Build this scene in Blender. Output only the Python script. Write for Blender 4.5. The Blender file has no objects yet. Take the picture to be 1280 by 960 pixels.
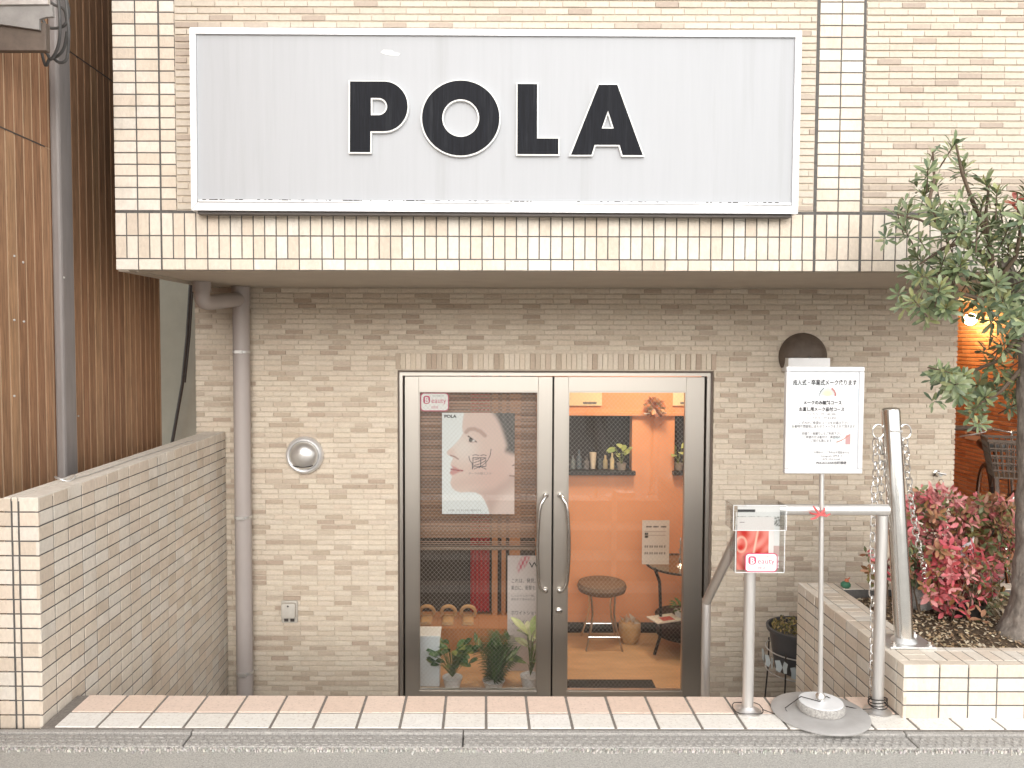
import bpy, bmesh, math, random
import numpy as np
from mathutils import Vector, Matrix, Euler, noise
from mathutils.geometry import tessellate_polygon
R = math.radians
random.seed(7)
scene = bpy.context.scene
col = scene.collection

# ------------------------------------------------------------------ camera
F, PPX, PPY, PITCH, ROLL, CAMZ = 1000.0, 605.0, 468.6, R(2.5), 0.0025, 1.315
cd = bpy.data.cameras.new('camera'); cam = bpy.data.objects.new('camera', cd); col.objects.link(cam)
cd.sensor_fit = 'HORIZONTAL'; cd.sensor_width = 36; cd.lens = F / 1280 * 36
cd.shift_x = (640 - PPX) / 1280; cd.shift_y = -(480 - PPY) / 1280
cd.clip_start = 0.05; cd.clip_end = 500
cam.matrix_world = Matrix.Translation((0, 0, CAMZ)) @ Matrix.Rotation(R(90) - PITCH, 4, 'X') @ Matrix.Rotation(ROLL, 4, 'Z')
scene.camera = cam

# ------------------------------------------------------------------ sky, sun, exposure
SUN_EL, SUN_AZ = R(20), R(179)
world = bpy.data.worlds.new('World'); scene.world = world; world.use_nodes = True
wn = world.node_tree; wn.nodes.clear()
sky = wn.nodes.new('ShaderNodeTexSky'); sky.sky_type = 'NISHITA'; sky.sun_disc = False
sky.sun_elevation = SUN_EL; sky.sun_rotation = SUN_AZ; sky.dust_density = 4.0; sky.air_density = 1.0
hsv = wn.nodes.new('ShaderNodeHueSaturation'); hsv.inputs['Saturation'].default_value = 0.22
bg = wn.nodes.new('ShaderNodeBackground'); bg.inputs['Strength'].default_value = 0.0865
wo = wn.nodes.new('ShaderNodeOutputWorld')
wn.links.new(sky.outputs[0], hsv.inputs['Color']); wn.links.new(hsv.outputs[0], bg.inputs[0]); wn.links.new(bg.outputs[0], wo.inputs[0])
sl = bpy.data.lights.new('sun', 'SUN'); sl.energy = 1.5; sl.angle = R(170); sl.color = (1, .97, .94)
so = bpy.data.objects.new('sun', sl); col.objects.link(so)
sdir = Vector((math.sin(SUN_AZ) * math.cos(SUN_EL), math.cos(SUN_AZ) * math.cos(SUN_EL), math.sin(SUN_EL)))
so.rotation_euler = sdir.to_track_quat('Z', 'Y').to_euler()
so.location = sdir * 20
scene.view_settings.view_transform = 'Standard'; scene.view_settings.look = 'None'
scene.view_settings.gamma = 1; scene.view_settings.exposure = 1.09

# ------------------------------------------------------------------ photo pixel -> place
def ray(px, py):
    x, y = (px - PPX) / F, -(py - PPY) / F
    c, s = math.cos(ROLL), math.sin(ROLL)
    x, y = c * x - s * y, s * x + c * y
    return Vector((x, math.cos(PITCH) + y * math.sin(PITCH), -math.sin(PITCH) + y * math.cos(PITCH)))
def P(px, py, Y):
    d = ray(px, py); t = Y / d.y
    return Vector((d.x * t, Y, CAMZ + d.z * t))
def PZ(px, py, Z):
    d = ray(px, py); t = (Z - CAMZ) / d.z
    return Vector((d.x * t, d.y * t, Z))
def PX(px, py, X):
    d = ray(px, py); t = X / d.x
    return Vector((X, d.y * t, CAMZ + d.z * t))
def project(p):
    v = Vector(p) - Vector((0, 0, CAMZ))
    f = v.y * math.cos(PITCH) - v.z * math.sin(PITCH); u = v.y * math.sin(PITCH) + v.z * math.cos(PITCH)
    if f < .05: return (-9999, -9999)
    x, y = v.x / f, u / f
    c, s = math.cos(ROLL), math.sin(ROLL)
    x, y = c * x + s * y, -s * x + c * y
    return (PPX + F * x, PPY - F * y)

# ------------------------------------------------------------------ mesh helpers
class MB:
    def __init__(self): self.v, self.f, self.c = [], [], []
    def add(self, vs, fs, tint=(1, 1, 1)):
        b = len(self.v); self.v += [tuple(p) for p in vs]
        self.f += [tuple(i + b for i in q) for q in fs]
        self.c += [tint] * len(vs); return self
    def box(self, a, b, tint=(1, 1, 1), ch=0.0, M=None):
        (x0, y0, z0), (x1, y1, z1) = a, b
        if ch <= 0:
            vs = [(x0,y0,z0),(x1,y0,z0),(x1,y1,z0),(x0,y1,z0),(x0,y0,z1),(x1,y0,z1),(x1,y1,z1),(x0,y1,z1)]
            fs = [(0,3,2,1),(4,5,6,7),(0,1,5,4),(1,2,6,5),(2,3,7,6),(3,0,4,7)]
        else:
            bm = bmesh.new()
            r = bmesh.ops.create_cube(bm, size=1)
            bmesh.ops.scale(bm, vec=(x1-x0, y1-y0, z1-z0), verts=bm.verts)
            bmesh.ops.translate(bm, vec=((x0+x1)/2, (y0+y1)/2, (z0+z1)/2), verts=bm.verts)
            bmesh.ops.bevel(bm, geom=bm.edges[:], offset=ch, segments=2, profile=.5, affect='EDGES')
            bm.verts.index_update()
            vs = [v.co[:] for v in bm.verts]; fs = [[v.index for v in f.verts] for f in bm.faces]; bm.free()
        if M is not None: vs = [(M @ Vector(p))[:] for p in vs]
        return self.add(vs, fs, tint)
    def tube(self, pts, r, n=12, tint=(1, 1, 1), caps=True, closed=False):
        pts = [Vector(p) for p in pts]; m = len(pts)
        rs = r if isinstance(r, (list, tuple)) else [r] * m
        vs, fs = [], []; up = None
        for i, p in enumerate(pts):
            if closed: t = (pts[(i+1) % m] - pts[i-1])
            else: t = pts[min(i+1, m-1)] - pts[max(i-1, 0)]
            t.normalize()
            if up is None:
                up = Vector((0, 0, 1)) if abs(t.z) < .9 else Vector((1, 0, 0))
            a = up - t * up.dot(t)
            if a.length < 1e-5: a = t.orthogonal()
            a.normalize(); up = a; b = t.cross(a)
            for k in range(n):
                th = 2 * math.pi * k / n
                vs.append((p + (a * math.cos(th) + b * math.sin(th)) * rs[i])[:])
        for i in range(m if closed else m - 1):
            j = (i + 1) % m
            for k in range(n):
                k2 = (k + 1) % n
                fs.append((i*n+k, i*n+k2, j*n+k2, j*n+k))
        if caps and not closed:
            fs.append(tuple(range(n-1, -1, -1))); fs.append(tuple((m-1)*n + k for k in range(n)))
        return self.add(vs, fs, tint)
    def lathe(self, prof, c=(0, 0, 0), n=32, axis='Z', tint=(1, 1, 1)):
        # prof: (radius, height) list; axis Z or Y (towards -Y)
        vs, fs = [], []; m = len(prof)
        for r, h in prof:
            for k in range(n):
                th = 2 * math.pi * k / n
                x, y = r * math.cos(th), r * math.sin(th)
                vs.append((c[0]+x, c[1]+y, c[2]+h) if axis == 'Z' else (c[0]+x, c[1]-h, c[2]+y))
        for i in range(m-1):
            for k in range(n):
                k2 = (k+1) % n; fs.append((i*n+k, i*n+k2, (i+1)*n+k2, (i+1)*n+k))
        fs.append(tuple(range(n-1, -1, -1))); fs.append(tuple((m-1)*n+k for k in range(n)))
        return self.add(vs, fs, tint)
    def quad(self, a, b, c, d, tint=(1, 1, 1)): return self.add([a, b, c, d], [(0, 1, 2, 3)], tint)
    def prism(self, loops, y0, y1, tint=(1, 1, 1)):
        # loops of (x,z); the first is the outline, others are holes; y0 front, y1 back
        flat = [p for l in loops for p in l]; n = len(flat)
        tris = tessellate_polygon([[Vector((p[0], p[1], 0)) for p in l] for l in loops])
        vs = [(p[0], y0, p[1]) for p in flat] + [(p[0], y1, p[1]) for p in flat]
        fs = [tuple(t) for t in tris] + [tuple(i + n for i in t) for t in tris]
        b = 0
        for l in loops:
            k = len(l)
            for i in range(k): j = (i+1) % k; fs.append((b+i, b+j, b+j+n, b+i+n))
            b += k
        return self.add(vs, fs, tint)
    def mesh(self, name, smooth=False):
        me = bpy.data.meshes.new(name); me.from_pydata(self.v, [], self.f)
        a = me.color_attributes.new('tint', 'FLOAT_COLOR', 'POINT')
        arr = np.ones((len(self.v), 4), dtype=np.float32)
        if self.v: arr[:, :3] = np.array(self.c, dtype=np.float32)
        a.data.foreach_set('color', arr.ravel())
        bm = bmesh.new(); bm.from_mesh(me); bmesh.ops.recalc_face_normals(bm, faces=bm.faces); bm.to_mesh(me); bm.free()
        if smooth:
            me.polygons.foreach_set('use_smooth', [True] * len(me.polygons))
            me.set_sharp_from_angle(angle=R(40))
        return me
    def build(self, name, mat, parent=None, smooth=False):
        return link(self.mesh(name, smooth), name, mat, parent)

def link(me, name, mat, parent=None):
    if mat and not me.materials: me.materials.append(M[mat])
    o = bpy.data.objects.new(name, me); col.objects.link(o)
    if parent is not None: attach(o, parent)
    return o
def attach(o, parent):
    o.parent = parent
    if parent.type == 'EMPTY': o.matrix_parent_inverse = Matrix.Translation(-parent.location)
def tag(o, label=None, cat=None, group=None, kind=None):
    if label: o['label'] = label
    if cat: o['category'] = cat
    if group: o['group'] = group
    if kind: o['kind'] = kind
    return o
def thing(name, loc, label, cat, group=None):
    o = bpy.data.objects.new(name, None); o.empty_display_size = .05; o.location = loc; col.objects.link(o)
    return tag(o, label, cat, group)
def jit(c, d):
    f = 1 + random.uniform(-d, d)
    return tuple(max(0, k * f * (1 + random.uniform(-d, d) * .15)) for k in c)

# ------------------------------------------------------------------ materials
M = {}
def newmat(name):
    m = bpy.data.materials.new(name); m.use_nodes = True; m.node_tree.nodes.clear(); M[name] = m
    nt = m.node_tree; out = nt.nodes.new('ShaderNodeOutputMaterial')
    return m, nt, out
def N(nt, t, **kw):
    n = nt.nodes.new(t)
    for k, v in kw.items(): setattr(n, k, v)
    return n
def pm(name, c, rough=.6, metal=0, var=.12, scale=30, bump=0, bscale=200, tint=False, stretch=(1, 1, 1), rvar=0, spec=.5, coat=0, emit=0, dirt=None, dscale=3):
    m, nt, out = newmat(name); L = nt.links
    b = N(nt, 'ShaderNodeBsdfPrincipled'); L.new(b.outputs[0], out.inputs[0])
    g = N(nt, 'ShaderNodeNewGeometry')
    mp = N(nt, 'ShaderNodeVectorMath', operation='MULTIPLY'); mp.inputs[1].default_value = stretch; L.new(g.outputs['Position'], mp.inputs[0])
    nz = N(nt, 'ShaderNodeTexNoise'); nz.inputs['Scale'].default_value = scale; nz.inputs['Detail'].default_value = 6; nz.inputs['Roughness'].default_value = .65
    L.new(mp.outputs[0], nz.inputs['Vector'])
    mr = N(nt, 'ShaderNodeMapRange'); mr.inputs[1].default_value = .25; mr.inputs[2].default_value = .75; mr.inputs[3].default_value = 1 - var; mr.inputs[4].default_value = 1 + var
    L.new(nz.outputs[0], mr.inputs[0])
    mul = N(nt, 'ShaderNodeVectorMath', operation='MULTIPLY')
    if tint:
        at = N(nt, 'ShaderNodeAttribute', attribute_name='tint'); L.new(at.outputs['Color'], mul.inputs[0])
    else: mul.inputs[0].default_value = c
    L.new(mr.outputs[0], mul.inputs[1]); src = mul.outputs[0]
    if dirt:
        n2 = N(nt, 'ShaderNodeTexNoise'); n2.inputs['Scale'].default_value = dscale; n2.inputs['Detail'].default_value = 8; n2.inputs['Roughness'].default_value = .7
        L.new(mp.outputs[0], n2.inputs['Vector'])
        r2 = N(nt, 'ShaderNodeMapRange'); r2.inputs[1].default_value = .52; r2.inputs[2].default_value = .8; r2.inputs[3].default_value = 0; r2.inputs[4].default_value = dirt[3]
        L.new(n2.outputs[0], r2.inputs[0])
        mx = N(nt, 'ShaderNodeMix', data_type='RGBA'); L.new(r2.outputs[0], mx.inputs[0]); L.new(src, mx.inputs[6]); mx.inputs[7].default_value = (*dirt[:3], 1); src = mx.outputs[2]
    L.new(src, b.inputs['Base Color'])
    b.inputs['Metallic'].default_value = metal; b.inputs['Specular IOR Level'].default_value = spec; b.inputs['Coat Weight'].default_value = coat
    if rvar:
        rr = N(nt, 'ShaderNodeMapRange'); rr.inputs[3].default_value = max(.02, rough - rvar); rr.inputs[4].default_value = rough + rvar; L.new(nz.outputs[0], rr.inputs[0]); L.new(rr.outputs[0], b.inputs['Roughness'])
    else: b.inputs['Roughness'].default_value = rough
    if bump:
        nb = N(nt, 'ShaderNodeTexNoise'); nb.inputs['Scale'].default_value = bscale; nb.inputs['Detail'].default_value = 4; L.new(mp.outputs[0], nb.inputs['Vector'])
        bp = N(nt, 'ShaderNodeBump'); bp.inputs['Strength'].default_value = 1; bp.inputs['Distance'].default_value = bump; L.new(nb.outputs[0], bp.inputs['Height']); L.new(bp.outputs[0], b.inputs['Normal'])
    if emit:
        b.inputs['Emission Color'].default_value = (*c, 1); b.inputs['Emission Strength'].default_value = emit
    return m
W = (.80, .79, .77)
pm('tile', W, .62, tint=True, var=.10, scale=60, bump=.0018, bscale=130, stretch=(1.5, 1.5, .8), dirt=(.40, .33, .25, .55), dscale=4)
pm('brick', W, .75, tint=True, var=.10, scale=80, bump=.0012, bscale=300, dirt=(.40, .33, .25, .3), dscale=5)
pm('paint', W, .55, tint=True, var=.03, scale=40)
pm('print', W, .35, tint=True, var=.0, scale=4)
pm('grout_dark', (.11, .105, .10), .9, var=.3, scale=50)
pm('grout_step', (.21, .19, .17), .9, var=.3, scale=80)
pm('grout_light', (.60, .525, .43), .9, var=.15, scale=60, bump=.001)
pm('soffit', (.50, .45, .38), .8, var=.07, scale=5, bump=.0004, bscale=150, dirt=(.3, .25, .2, .3), dscale=2)
pm('stainless', (.54, .505, .46), .34, 1, var=.02, scale=6, stretch=(60, 60, .2))
pm('chrome', (.80, .79, .77), .22, 1, var=.03, scale=20, rvar=.05)
pm('satin_steel', (.74, .72, .70), .42, .9, var=.06, scale=10, stretch=(20, 20, 1), rvar=.1)
pm('galvanised', (.68, .68, .67), .42, .85, var=.12, scale=25, rvar=.1, bump=.0003)
pm('base_metal', (.47, .46, .45), .55, .25, var=.10, scale=22, rvar=.12, bump=.0004, bscale=60, dirt=(.30, .28, .26, .4), dscale=12)
pm('aluminium', (.78, .78, .79), .35, .6, var=.05, scale=12)
pm('sign_frame', (.66, .67, .68), .35, .25, var=.03, scale=8)
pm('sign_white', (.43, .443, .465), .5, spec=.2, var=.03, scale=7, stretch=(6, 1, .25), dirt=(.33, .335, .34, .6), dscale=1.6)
pm('letter_white', (.82, .82, .80), .4, var=.02)
pm('letter_black', (.008, .009, .013), .6, spec=.15, var=.5, scale=16, stretch=(10, 1, .5), dirt=(.07, .075, .085, .35), dscale=5)
pm('pipe', (.43, .385, .365), .55, var=.07, scale=6, stretch=(2, 2, .6), bump=.0003, dirt=(.30, .28, .26, .3), dscale=3)
pm('siding', W, .6, tint=True, var=.45, scale=22, stretch=(5, 5, .35), bump=.0006, bscale=40)
pm('siding_groove', (.62, .45, .30), .7, var=.1)
pm('dark_metal', (.085, .075, .07), .5, .3, var=.2, scale=20)
pm('brown_paint', (.13, .10, .08), .6, var=.25, scale=25, bump=.0005)
pm('grey_panel', (.30, .29, .28), .6, var=.2, scale=18, bump=.0006)
pm('post_grey', (.27, .245, .235), .5, var=.12, scale=15, stretch=(3, 3, .5), bump=.0004)
pm('render_green', (.50, .50, .42), .85, var=.08, scale=6, bump=.0006)
pm('cable', (.09, .088, .085), .6, var=.2)
pm('asphalt', (.43, .42, .39), .9, var=.45, scale=190, bump=.004, bscale=160, dirt=(.50, .485, .45, .6), dscale=7)
pm('concrete', (.38, .365, .345), .9, var=.5, scale=170, bump=.003, bscale=190, dirt=(.58, .56, .52, .8), dscale=40)
pm('step_tile', W, .5, tint=True, var=.07, scale=30, bump=.0005, bscale=90, dirt=(.36, .26, .19, .75), dscale=95)
pm('black_mat', (.028, .028, .03), .9, var=.3, scale=150, bump=.002, bscale=300)
pm('black_iron', (.02, .018, .017), .45, .2, var=.2)
pm('plastic_grey', (.075, .075, .08), .45, var=.15, scale=12)
pm('white_gloss', (.76, .77, .78), .3, var=.04)
pm('outlet', (.52, .49, .44), .45, var=.1)
pm('dome', (.70, .69, .67), .32, .75, var=.06, scale=30, rvar=.08)
pm('opal', (.62, .62, .60), .12, var=.05, coat=.5)
pm('leaf', W, .38, tint=True, var=.2, scale=60, bump=.0005)
pm('bark', (.20, .17, .145), .9, var=.45, scale=35, stretch=(1, 1, .5), bump=.010, bscale=45, dirt=(.36, .33, .29, .7), dscale=14)
pm('twig', (.14, .10, .07), .8, var=.3)
pm('soil', (.10, .068, .042), .95, var=.45, scale=60, bump=.006, bscale=110)
pm('chip', W, .85, tint=True, var=.2)
pm('orange_wall', (.70, .31, .155), .7, var=.04, scale=12, bump=.0003)
pm('cream_card', (.78, .64, .42), .6, var=.03)
pm('room_floor', (.56, .36, .21), .35, var=.18, scale=5, stretch=(1, 3, 1))
pm('wood', (.40, .19, .085), .5, var=.25, scale=12, stretch=(6, 6, .6))
pm('slat', W, .45, tint=True, var=.25, scale=40, stretch=(.3, 4, 4))
pm('dark_room', (.045, .035, .03), .7, var=.2)
pm('red_cloth', (.42, .03, .035), .8, var=.2, scale=10)
pm('tan_fur', (.50, .31, .15), .9, var=.2, bump=.004, bscale=150)
pm('brown_cloth', (.16, .10, .065), .85, var=.2, scale=60, bump=.002)
pm('ceiling_white', (.75, .72, .66), .8, var=.03)
pm('opposite_wall', (.50, .46, .40), .85, var=.08, scale=3)
pm('opposite_roof', (.12, .12, .13), .7, var=.2)
pm('ink', (.02, .02, .025), .5, var=.0)
pm('ink_soft', (.16, .15, .16), .5, var=.0)
pm('ink_pink', (.55, .06, .14), .45, var=.0)
pm('ink_blue', (.05, .05, .12), .45, var=.0)
pm('white_print', (.80, .78, .77), .4, var=.0)
pm('ribbon', (.62, .12, .12), .6, var=.3, scale=90)
pm('lamp_warm', (1, .72, .36), .4, emit=17, var=0)
pm('lamp_room', (1, .80, .55), .4, emit=5.2, var=0)

def glassmat(name, wire=False, tintc=(1, 1, 1), ior=1.45):
    m, nt, out = newmat(name); L = nt.links
    tr = N(nt, 'ShaderNodeBsdfTransparent'); tr.inputs[0].default_value = (*tintc, 1)
    gl = N(nt, 'ShaderNodeBsdfGlossy'); gl.inputs['Roughness'].default_value = .015
    lw_ = N(nt, 'ShaderNodeLayerWeight'); lw_.inputs[0].default_value = .5
    pw5 = N(nt, 'ShaderNodeMath', operation='POWER'); L.new(lw_.outputs['Facing'], pw5.inputs[0]); pw5.inputs[1].default_value = 5
    f0 = 1.4 * ((ior - 1) / (ior + 1)) ** 2
    fr = N(nt, 'ShaderNodeMath', operation='MULTIPLY_ADD'); L.new(pw5.outputs[0], fr.inputs[0]); fr.inputs[1].default_value = 1 - f0; fr.inputs[2].default_value = f0
    mx = N(nt, 'ShaderNodeMixShader'); L.new(fr.outputs[0], mx.inputs[0]); L.new(tr.outputs[0], mx.inputs[1]); L.new(gl.outputs[0], mx.inputs[2])
    last = mx
    if wire:
        g = N(nt, 'ShaderNodeNewGeometry'); sp = N(nt, 'ShaderNodeSeparateXYZ'); L.new(g.outputs['Position'], sp.inputs[0])
        hits = []
        for sgn in (1, -1):
            a = N(nt, 'ShaderNodeMath', operation='MULTIPLY_ADD'); L.new(sp.outputs[2], a.inputs[0]); a.inputs[1].default_value = sgn * .92; L.new(sp.outputs[0], a.inputs[2])
            d = N(nt, 'ShaderNodeMath', operation='DIVIDE'); L.new(a.outputs[0], d.inputs[0]); d.inputs[1].default_value = .0255
            fr_ = N(nt, 'ShaderNodeMath', operation='FRACT'); L.new(d.outputs[0], fr_.inputs[0])
            lt = N(nt, 'ShaderNodeMath', operation='LESS_THAN'); L.new(fr_.outputs[0], lt.inputs[0]); lt.inputs[1].default_value = .05
            hits.append(lt)
        mxx = N(nt, 'ShaderNodeMath', operation='MAXIMUM'); L.new(hits[0].outputs[0], mxx.inputs[0]); L.new(hits[1].outputs[0], mxx.inputs[1])
        di = N(nt, 'ShaderNodeBsdfPrincipled'); di.inputs['Base Color'].default_value = (.42, .40, .37, 1); di.inputs['Metallic'].default_value = .5; di.inputs['Roughness'].default_value = .5
        m2 = N(nt, 'ShaderNodeMixShader'); L.new(mxx.outputs[0], m2.inputs[0]); L.new(mx.outputs[0], m2.inputs[1]); L.new(di.outputs[0], m2.inputs[2]); last = m2
    L.new(last.outputs[0], out.inputs[0])
glassmat('wired_glass', True, (.93, .95, .94), 1.6)
glassmat('clear_acrylic', False, (.97, .975, .975), 1.3)
glassmat('table_glass', False, (.75, .85, .82), 1.6)

# ------------------------------------------------------------------ lettering
_font_size_cache = {}
def text_mesh(body, size, bold=0.0, align='LEFT', spacing=1.0):
    cu = bpy.data.curves.new('lettering', 'FONT'); cu.body = body; cu.size = size; cu.align_x = align
    cu.offset = bold; cu.space_character = spacing; cu.resolution_u = 3
    ob = bpy.data.objects.new('lettering', cu)
    me = bpy.data.meshes.new_from_object(ob)
    bpy.data.objects.remove(ob); bpy.data.curves.remove(cu)
    return me
def lettering(body, pos, size, mat, parent, width=None, bold=0.0, align='LEFT', name='lettering', flip=None):
    """flat print lying in the XZ plane, facing -Y; width fits the line to that length"""
    me = text_mesh(body, size, bold, align)
    co = np.zeros(len(me.vertices) * 3, dtype=np.float32); me.vertices.foreach_get('co', co); co = co.reshape(-1, 3)
    sx = 1.0
    if width and len(co):
        w = co[:, 0].max() - co[:, 0].min()
        if w > 0: sx = width / w
    out = np.zeros_like(co); out[:, 0] = co[:, 0] * sx; out[:, 2] = co[:, 1]
    me.vertices.foreach_set('co', out.ravel()); me.update()
    o = link(me, name, mat, parent)
    o.matrix_basis = Matrix.Translation(pos) @ (flip if flip is not None else Matrix.Identity(4))
    return o

# ------------------------------------------------------------------ tiles and bricks
RY = Matrix.Identity(3)                                   # faces -Y
RXp = Matrix.Rotation(R(90), 3, 'Z')                      # faces +X
RXn = Matrix.Rotation(R(-90), 3, 'Z')                     # faces -X
RUP = Matrix.Rotation(R(-90), 3, 'X')                     # faces +Z (local z -> +Y)
TILE_T = [(.70,.625,.525),(.735,.665,.57),(.66,.57,.465),(.70,.60,.495),(.745,.69,.61),(.69,.64,.565),(.63,.54,.44),(.72,.635,.53)]
BRICK_T = [(.635,.555,.455),(.65,.575,.475),(.615,.535,.435),(.64,.565,.47),(.60,.52,.42),(.49,.40,.32),(.46,.37,.295),(.53,.445,.36)]
BRIGHTENED_BRICK_T = [(.655,.57,.465),(.675,.595,.49),(.64,.55,.445),(.66,.58,.475),(.625,.535,.43),(.495,.405,.315),(.46,.365,.285),(.54,.45,.36)]  # rear wall bricks, coloured paler than the facade's to offset the overhang's shade
def soften(p, k): return [tuple(c + (sum(t) / 3 - c) * k for c in t) for t in p]
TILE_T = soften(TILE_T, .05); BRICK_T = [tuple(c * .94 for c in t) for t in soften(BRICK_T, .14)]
def tile_geo(w, h, d, ch):
    """front face at y=0 towards -Y, body goes back to y=d"""
    x, z = w / 2, h / 2
    vs = [(-x,d,-z),(x,d,-z),(x,d,z),(-x,d,z), (-x,ch,-z),(x,ch,-z),(x,ch,z),(-x,ch,z), (-x+ch,0,-z+ch),(x-ch,0,-z+ch),(x-ch,0,z-ch),(-x+ch,0,z-ch)]
    fs = [(8,9,10,11)]
    for i in range(4):
        j = (i + 1) % 4; fs += [(4+i,4+j,8+j,8+i), (i,j,4+j,4+i)]
    return vs, fs
_tm = {}
def lay(parent, specs, nmax, name, mat, palette, d=.012, ch=.0015, stuff=None):
    """specs: (centre, rotation, w, h, tint index); the nmax that show largest are objects, the rest one joined part"""
    scored = []
    for s in specs:
        c, r, w, h, ti = s
        x, y = project(c)
        nrm = r @ Vector((0, -1, 0)); vv = Vector((0, 0, CAMZ)) - Vector(c)
        sc = w * h * max(0, nrm.dot(vv.normalized())) / max(.1, vv.length_squared)
        if not (-5 < x < 1285 and -5 < y < 965): sc = 0
        scored.append((sc, s))
    scored.sort(key=lambda q: -q[0])
    one = [s for sc, s in scored[:nmax] if sc > 0]
    rest = [s for sc, s in scored[:nmax] if sc <= 0] + [s for sc, s in scored[nmax:]]
    for c, r, w, h, ti in one:
        key = (mat, name, round(w, 3), round(h, 3), d, ti)
        if key not in _tm:
            b = MB(); b.add(*tile_geo(round(w, 3), round(h, 3), d, ch), tint=palette[ti]); me = b.mesh(name); me.materials.append(M[mat]); _tm[key] = me
        o = bpy.data.objects.new(name, _tm[key]); col.objects.link(o); attach(o, parent)
        T = Matrix.Translation(Vector(c) + r @ Vector((0, random.uniform(-.0007, .0007), 0))) @ r.to_4x4()
        o.matrix_basis = T @ Euler((random.uniform(-.006, .006), random.uniform(-.003, .003), random.uniform(-.006, .006))).to_matrix().to_4x4()
    if rest:
        b = MB()
        for c, r, w, h, ti in rest:
            vs, fs = tile_geo(w, h, d, ch); off = r @ Vector((0, random.uniform(-.001, .001), 0)); c = Vector(c) + off
            b.add([(r @ Vector(p) + c)[:] for p in vs], fs, jit(palette[ti], .04))
        o = b.build(stuff or name + '_field', mat, parent); o['kind'] = 'stuff'
def brick_pick(pal_dark=.2):
    return random.choice((5, 6, 7)) if random.random() < pal_dark else random.choice((0, 0, 1, 2, 3, 3, 4))
def bond(x0, x1, z0, z1, org, r, skip=None, L=.1, H=.03, j=.0085, dark=.2):
    """running bond over the local rectangle; org maps (u,v) to the wall point"""
    out = []; n = int(round((z1 - z0) / H)); H = (z1 - z0) / n
    for i in range(n):
        zc = z0 + (i + .5) * H; off = random.choice((0, 0, .0006, .0012))
        u = x0 - random.choice((.5, .5, 0)) * L * (i % 2) - random.choice((0, 0, .25)) * L
        while u < x1 - .004:
            a, b = max(u, x0), min(u + L, x1); u += L
            if b - a < .012: continue
            if skip and skip((a + b) / 2, zc): continue
            out.append((Vector(org((a + b) / 2, zc)) + r @ Vector((0, off, 0)), r, b - a - .0016, H - j, brick_pick(dark)))
    return out

# =================================================================== THE SETTING
YF, YB, YD = 3.516, 4.64, 4.69          # front of the upper storey, rear wall of the entrance court, door plane
X0, XWL = -1.5045, -1.622               # boundary wall faces
ZFL = -.85                              # lower floor
# road ---------------------------------------------------------------
YS0, YSM, YS1 = 2.657, 2.768, 2.907     # entrance step: front edge, joint, back edge
b = MB(); n = 60
b.quad((-60, -60, -.022), (60, -60, -.022), (60, 2.56, -.022), (-60, 2.56, -.022))
tag(b.build('road', 'asphalt'), 'grey asphalt street in front of the shop step', 'road', kind='structure')
g = MB(); g.box((-12, 2.55, -.2), (12, 2.655, -.035))
gut = tag(g.build('gutter', 'concrete'), 'grey concrete gutter strip along the tiled step', 'gutter', kind='structure')
xs = [-12, -6, -3.2, -2.15, PZ(226, 935, -.012).x, PZ(578, 938, -.012).x, PZ(1152, 938, -.012).x, 2.2, 3.4, 6, 12]
for i in range(len(xs) - 1):
    k = MB(); k.box((xs[i] + .003, 2.557, -.09), (xs[i+1] - .003, 2.632, -.012), ch=.004)
    for q in range(int((xs[i+1] - xs[i]) / .028)):                       # raised checker studs
        for w in range(3):
            x = xs[i] + .016 + q * .028 + (w % 2) * .014
            if xs[i] + .01 < x < xs[i+1] - .012 and abs(x) < 2.4: k.box((x - .008, 2.566 + w * .021, -.013), (x + .008, 2.578 + w * .021, -.0095))
    k.build('gutter_slab', 'concrete', gut)
    k = MB(); k.box((xs[i] + .002, 2.634, -.09), (xs[i+1] - .002, 2.656, -.004 + random.uniform(-.002, .002)), ch=.003); k.build('kerb_slab', 'concrete', gut)
k = MB()
for i in range(3200):                                                     # worn grit and crumbs along the gutter edge
    x = random.uniform(-1.9, 2.1); y = random.gauss(2.553, .009); s = random.uniform(.0007, .0028)
    k.box((x - s, y - s, -.022), (x + s, y + s, -.018 + s * 1.2), tint=jit((.50, .48, .45), .35))
tag(k.build('road_grit', 'chip'), 'pale grit and crumbs along the gutter edge', 'grit', kind='stuff')
# entrance step ---------------------------------------------------------
st = MB(); st.box((-1.50, YS0 + .002, -.3), (3.2, YS1 - .002, -.003))
step = tag(st.build('entrance_step', 'grout_step'), 'tiled entrance step, pink tiles behind cream tiles', 'step', kind='structure')
PINK = [(.77,.61,.51),(.78,.63,.53),(.76,.60,.495),(.785,.635,.54)]; CREAM = [(.82,.80,.75),(.80,.775,.72),(.83,.81,.77),(.81,.785,.73)]
x = PZ(506.5, 877, 0).x
pt = (PZ(607.5, 877, 0).x - PZ(506.5, 877, 0).x) / 2
ks = range(-9, 21)
specP, specC = [], []
for k_ in ks:
    a, c = x + k_ * pt, x + (k_ + 1) * pt
    if a < -1.475: a = -1.475
    if c > -1.4:
        if a < 1.44:
            cc = min(c, 1.46); specP.append(((( a + cc) / 2, (YSM + YS1) / 2, 0), RUP, cc - a - .009, YS1 - YSM - .008, random.randrange(4)))
        specC.append((((a + c) / 2, (YS0 + YSM) / 2, 0), RUP, c - a - .009, YSM - YS0 - .008, random.randrange(4)))
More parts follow.
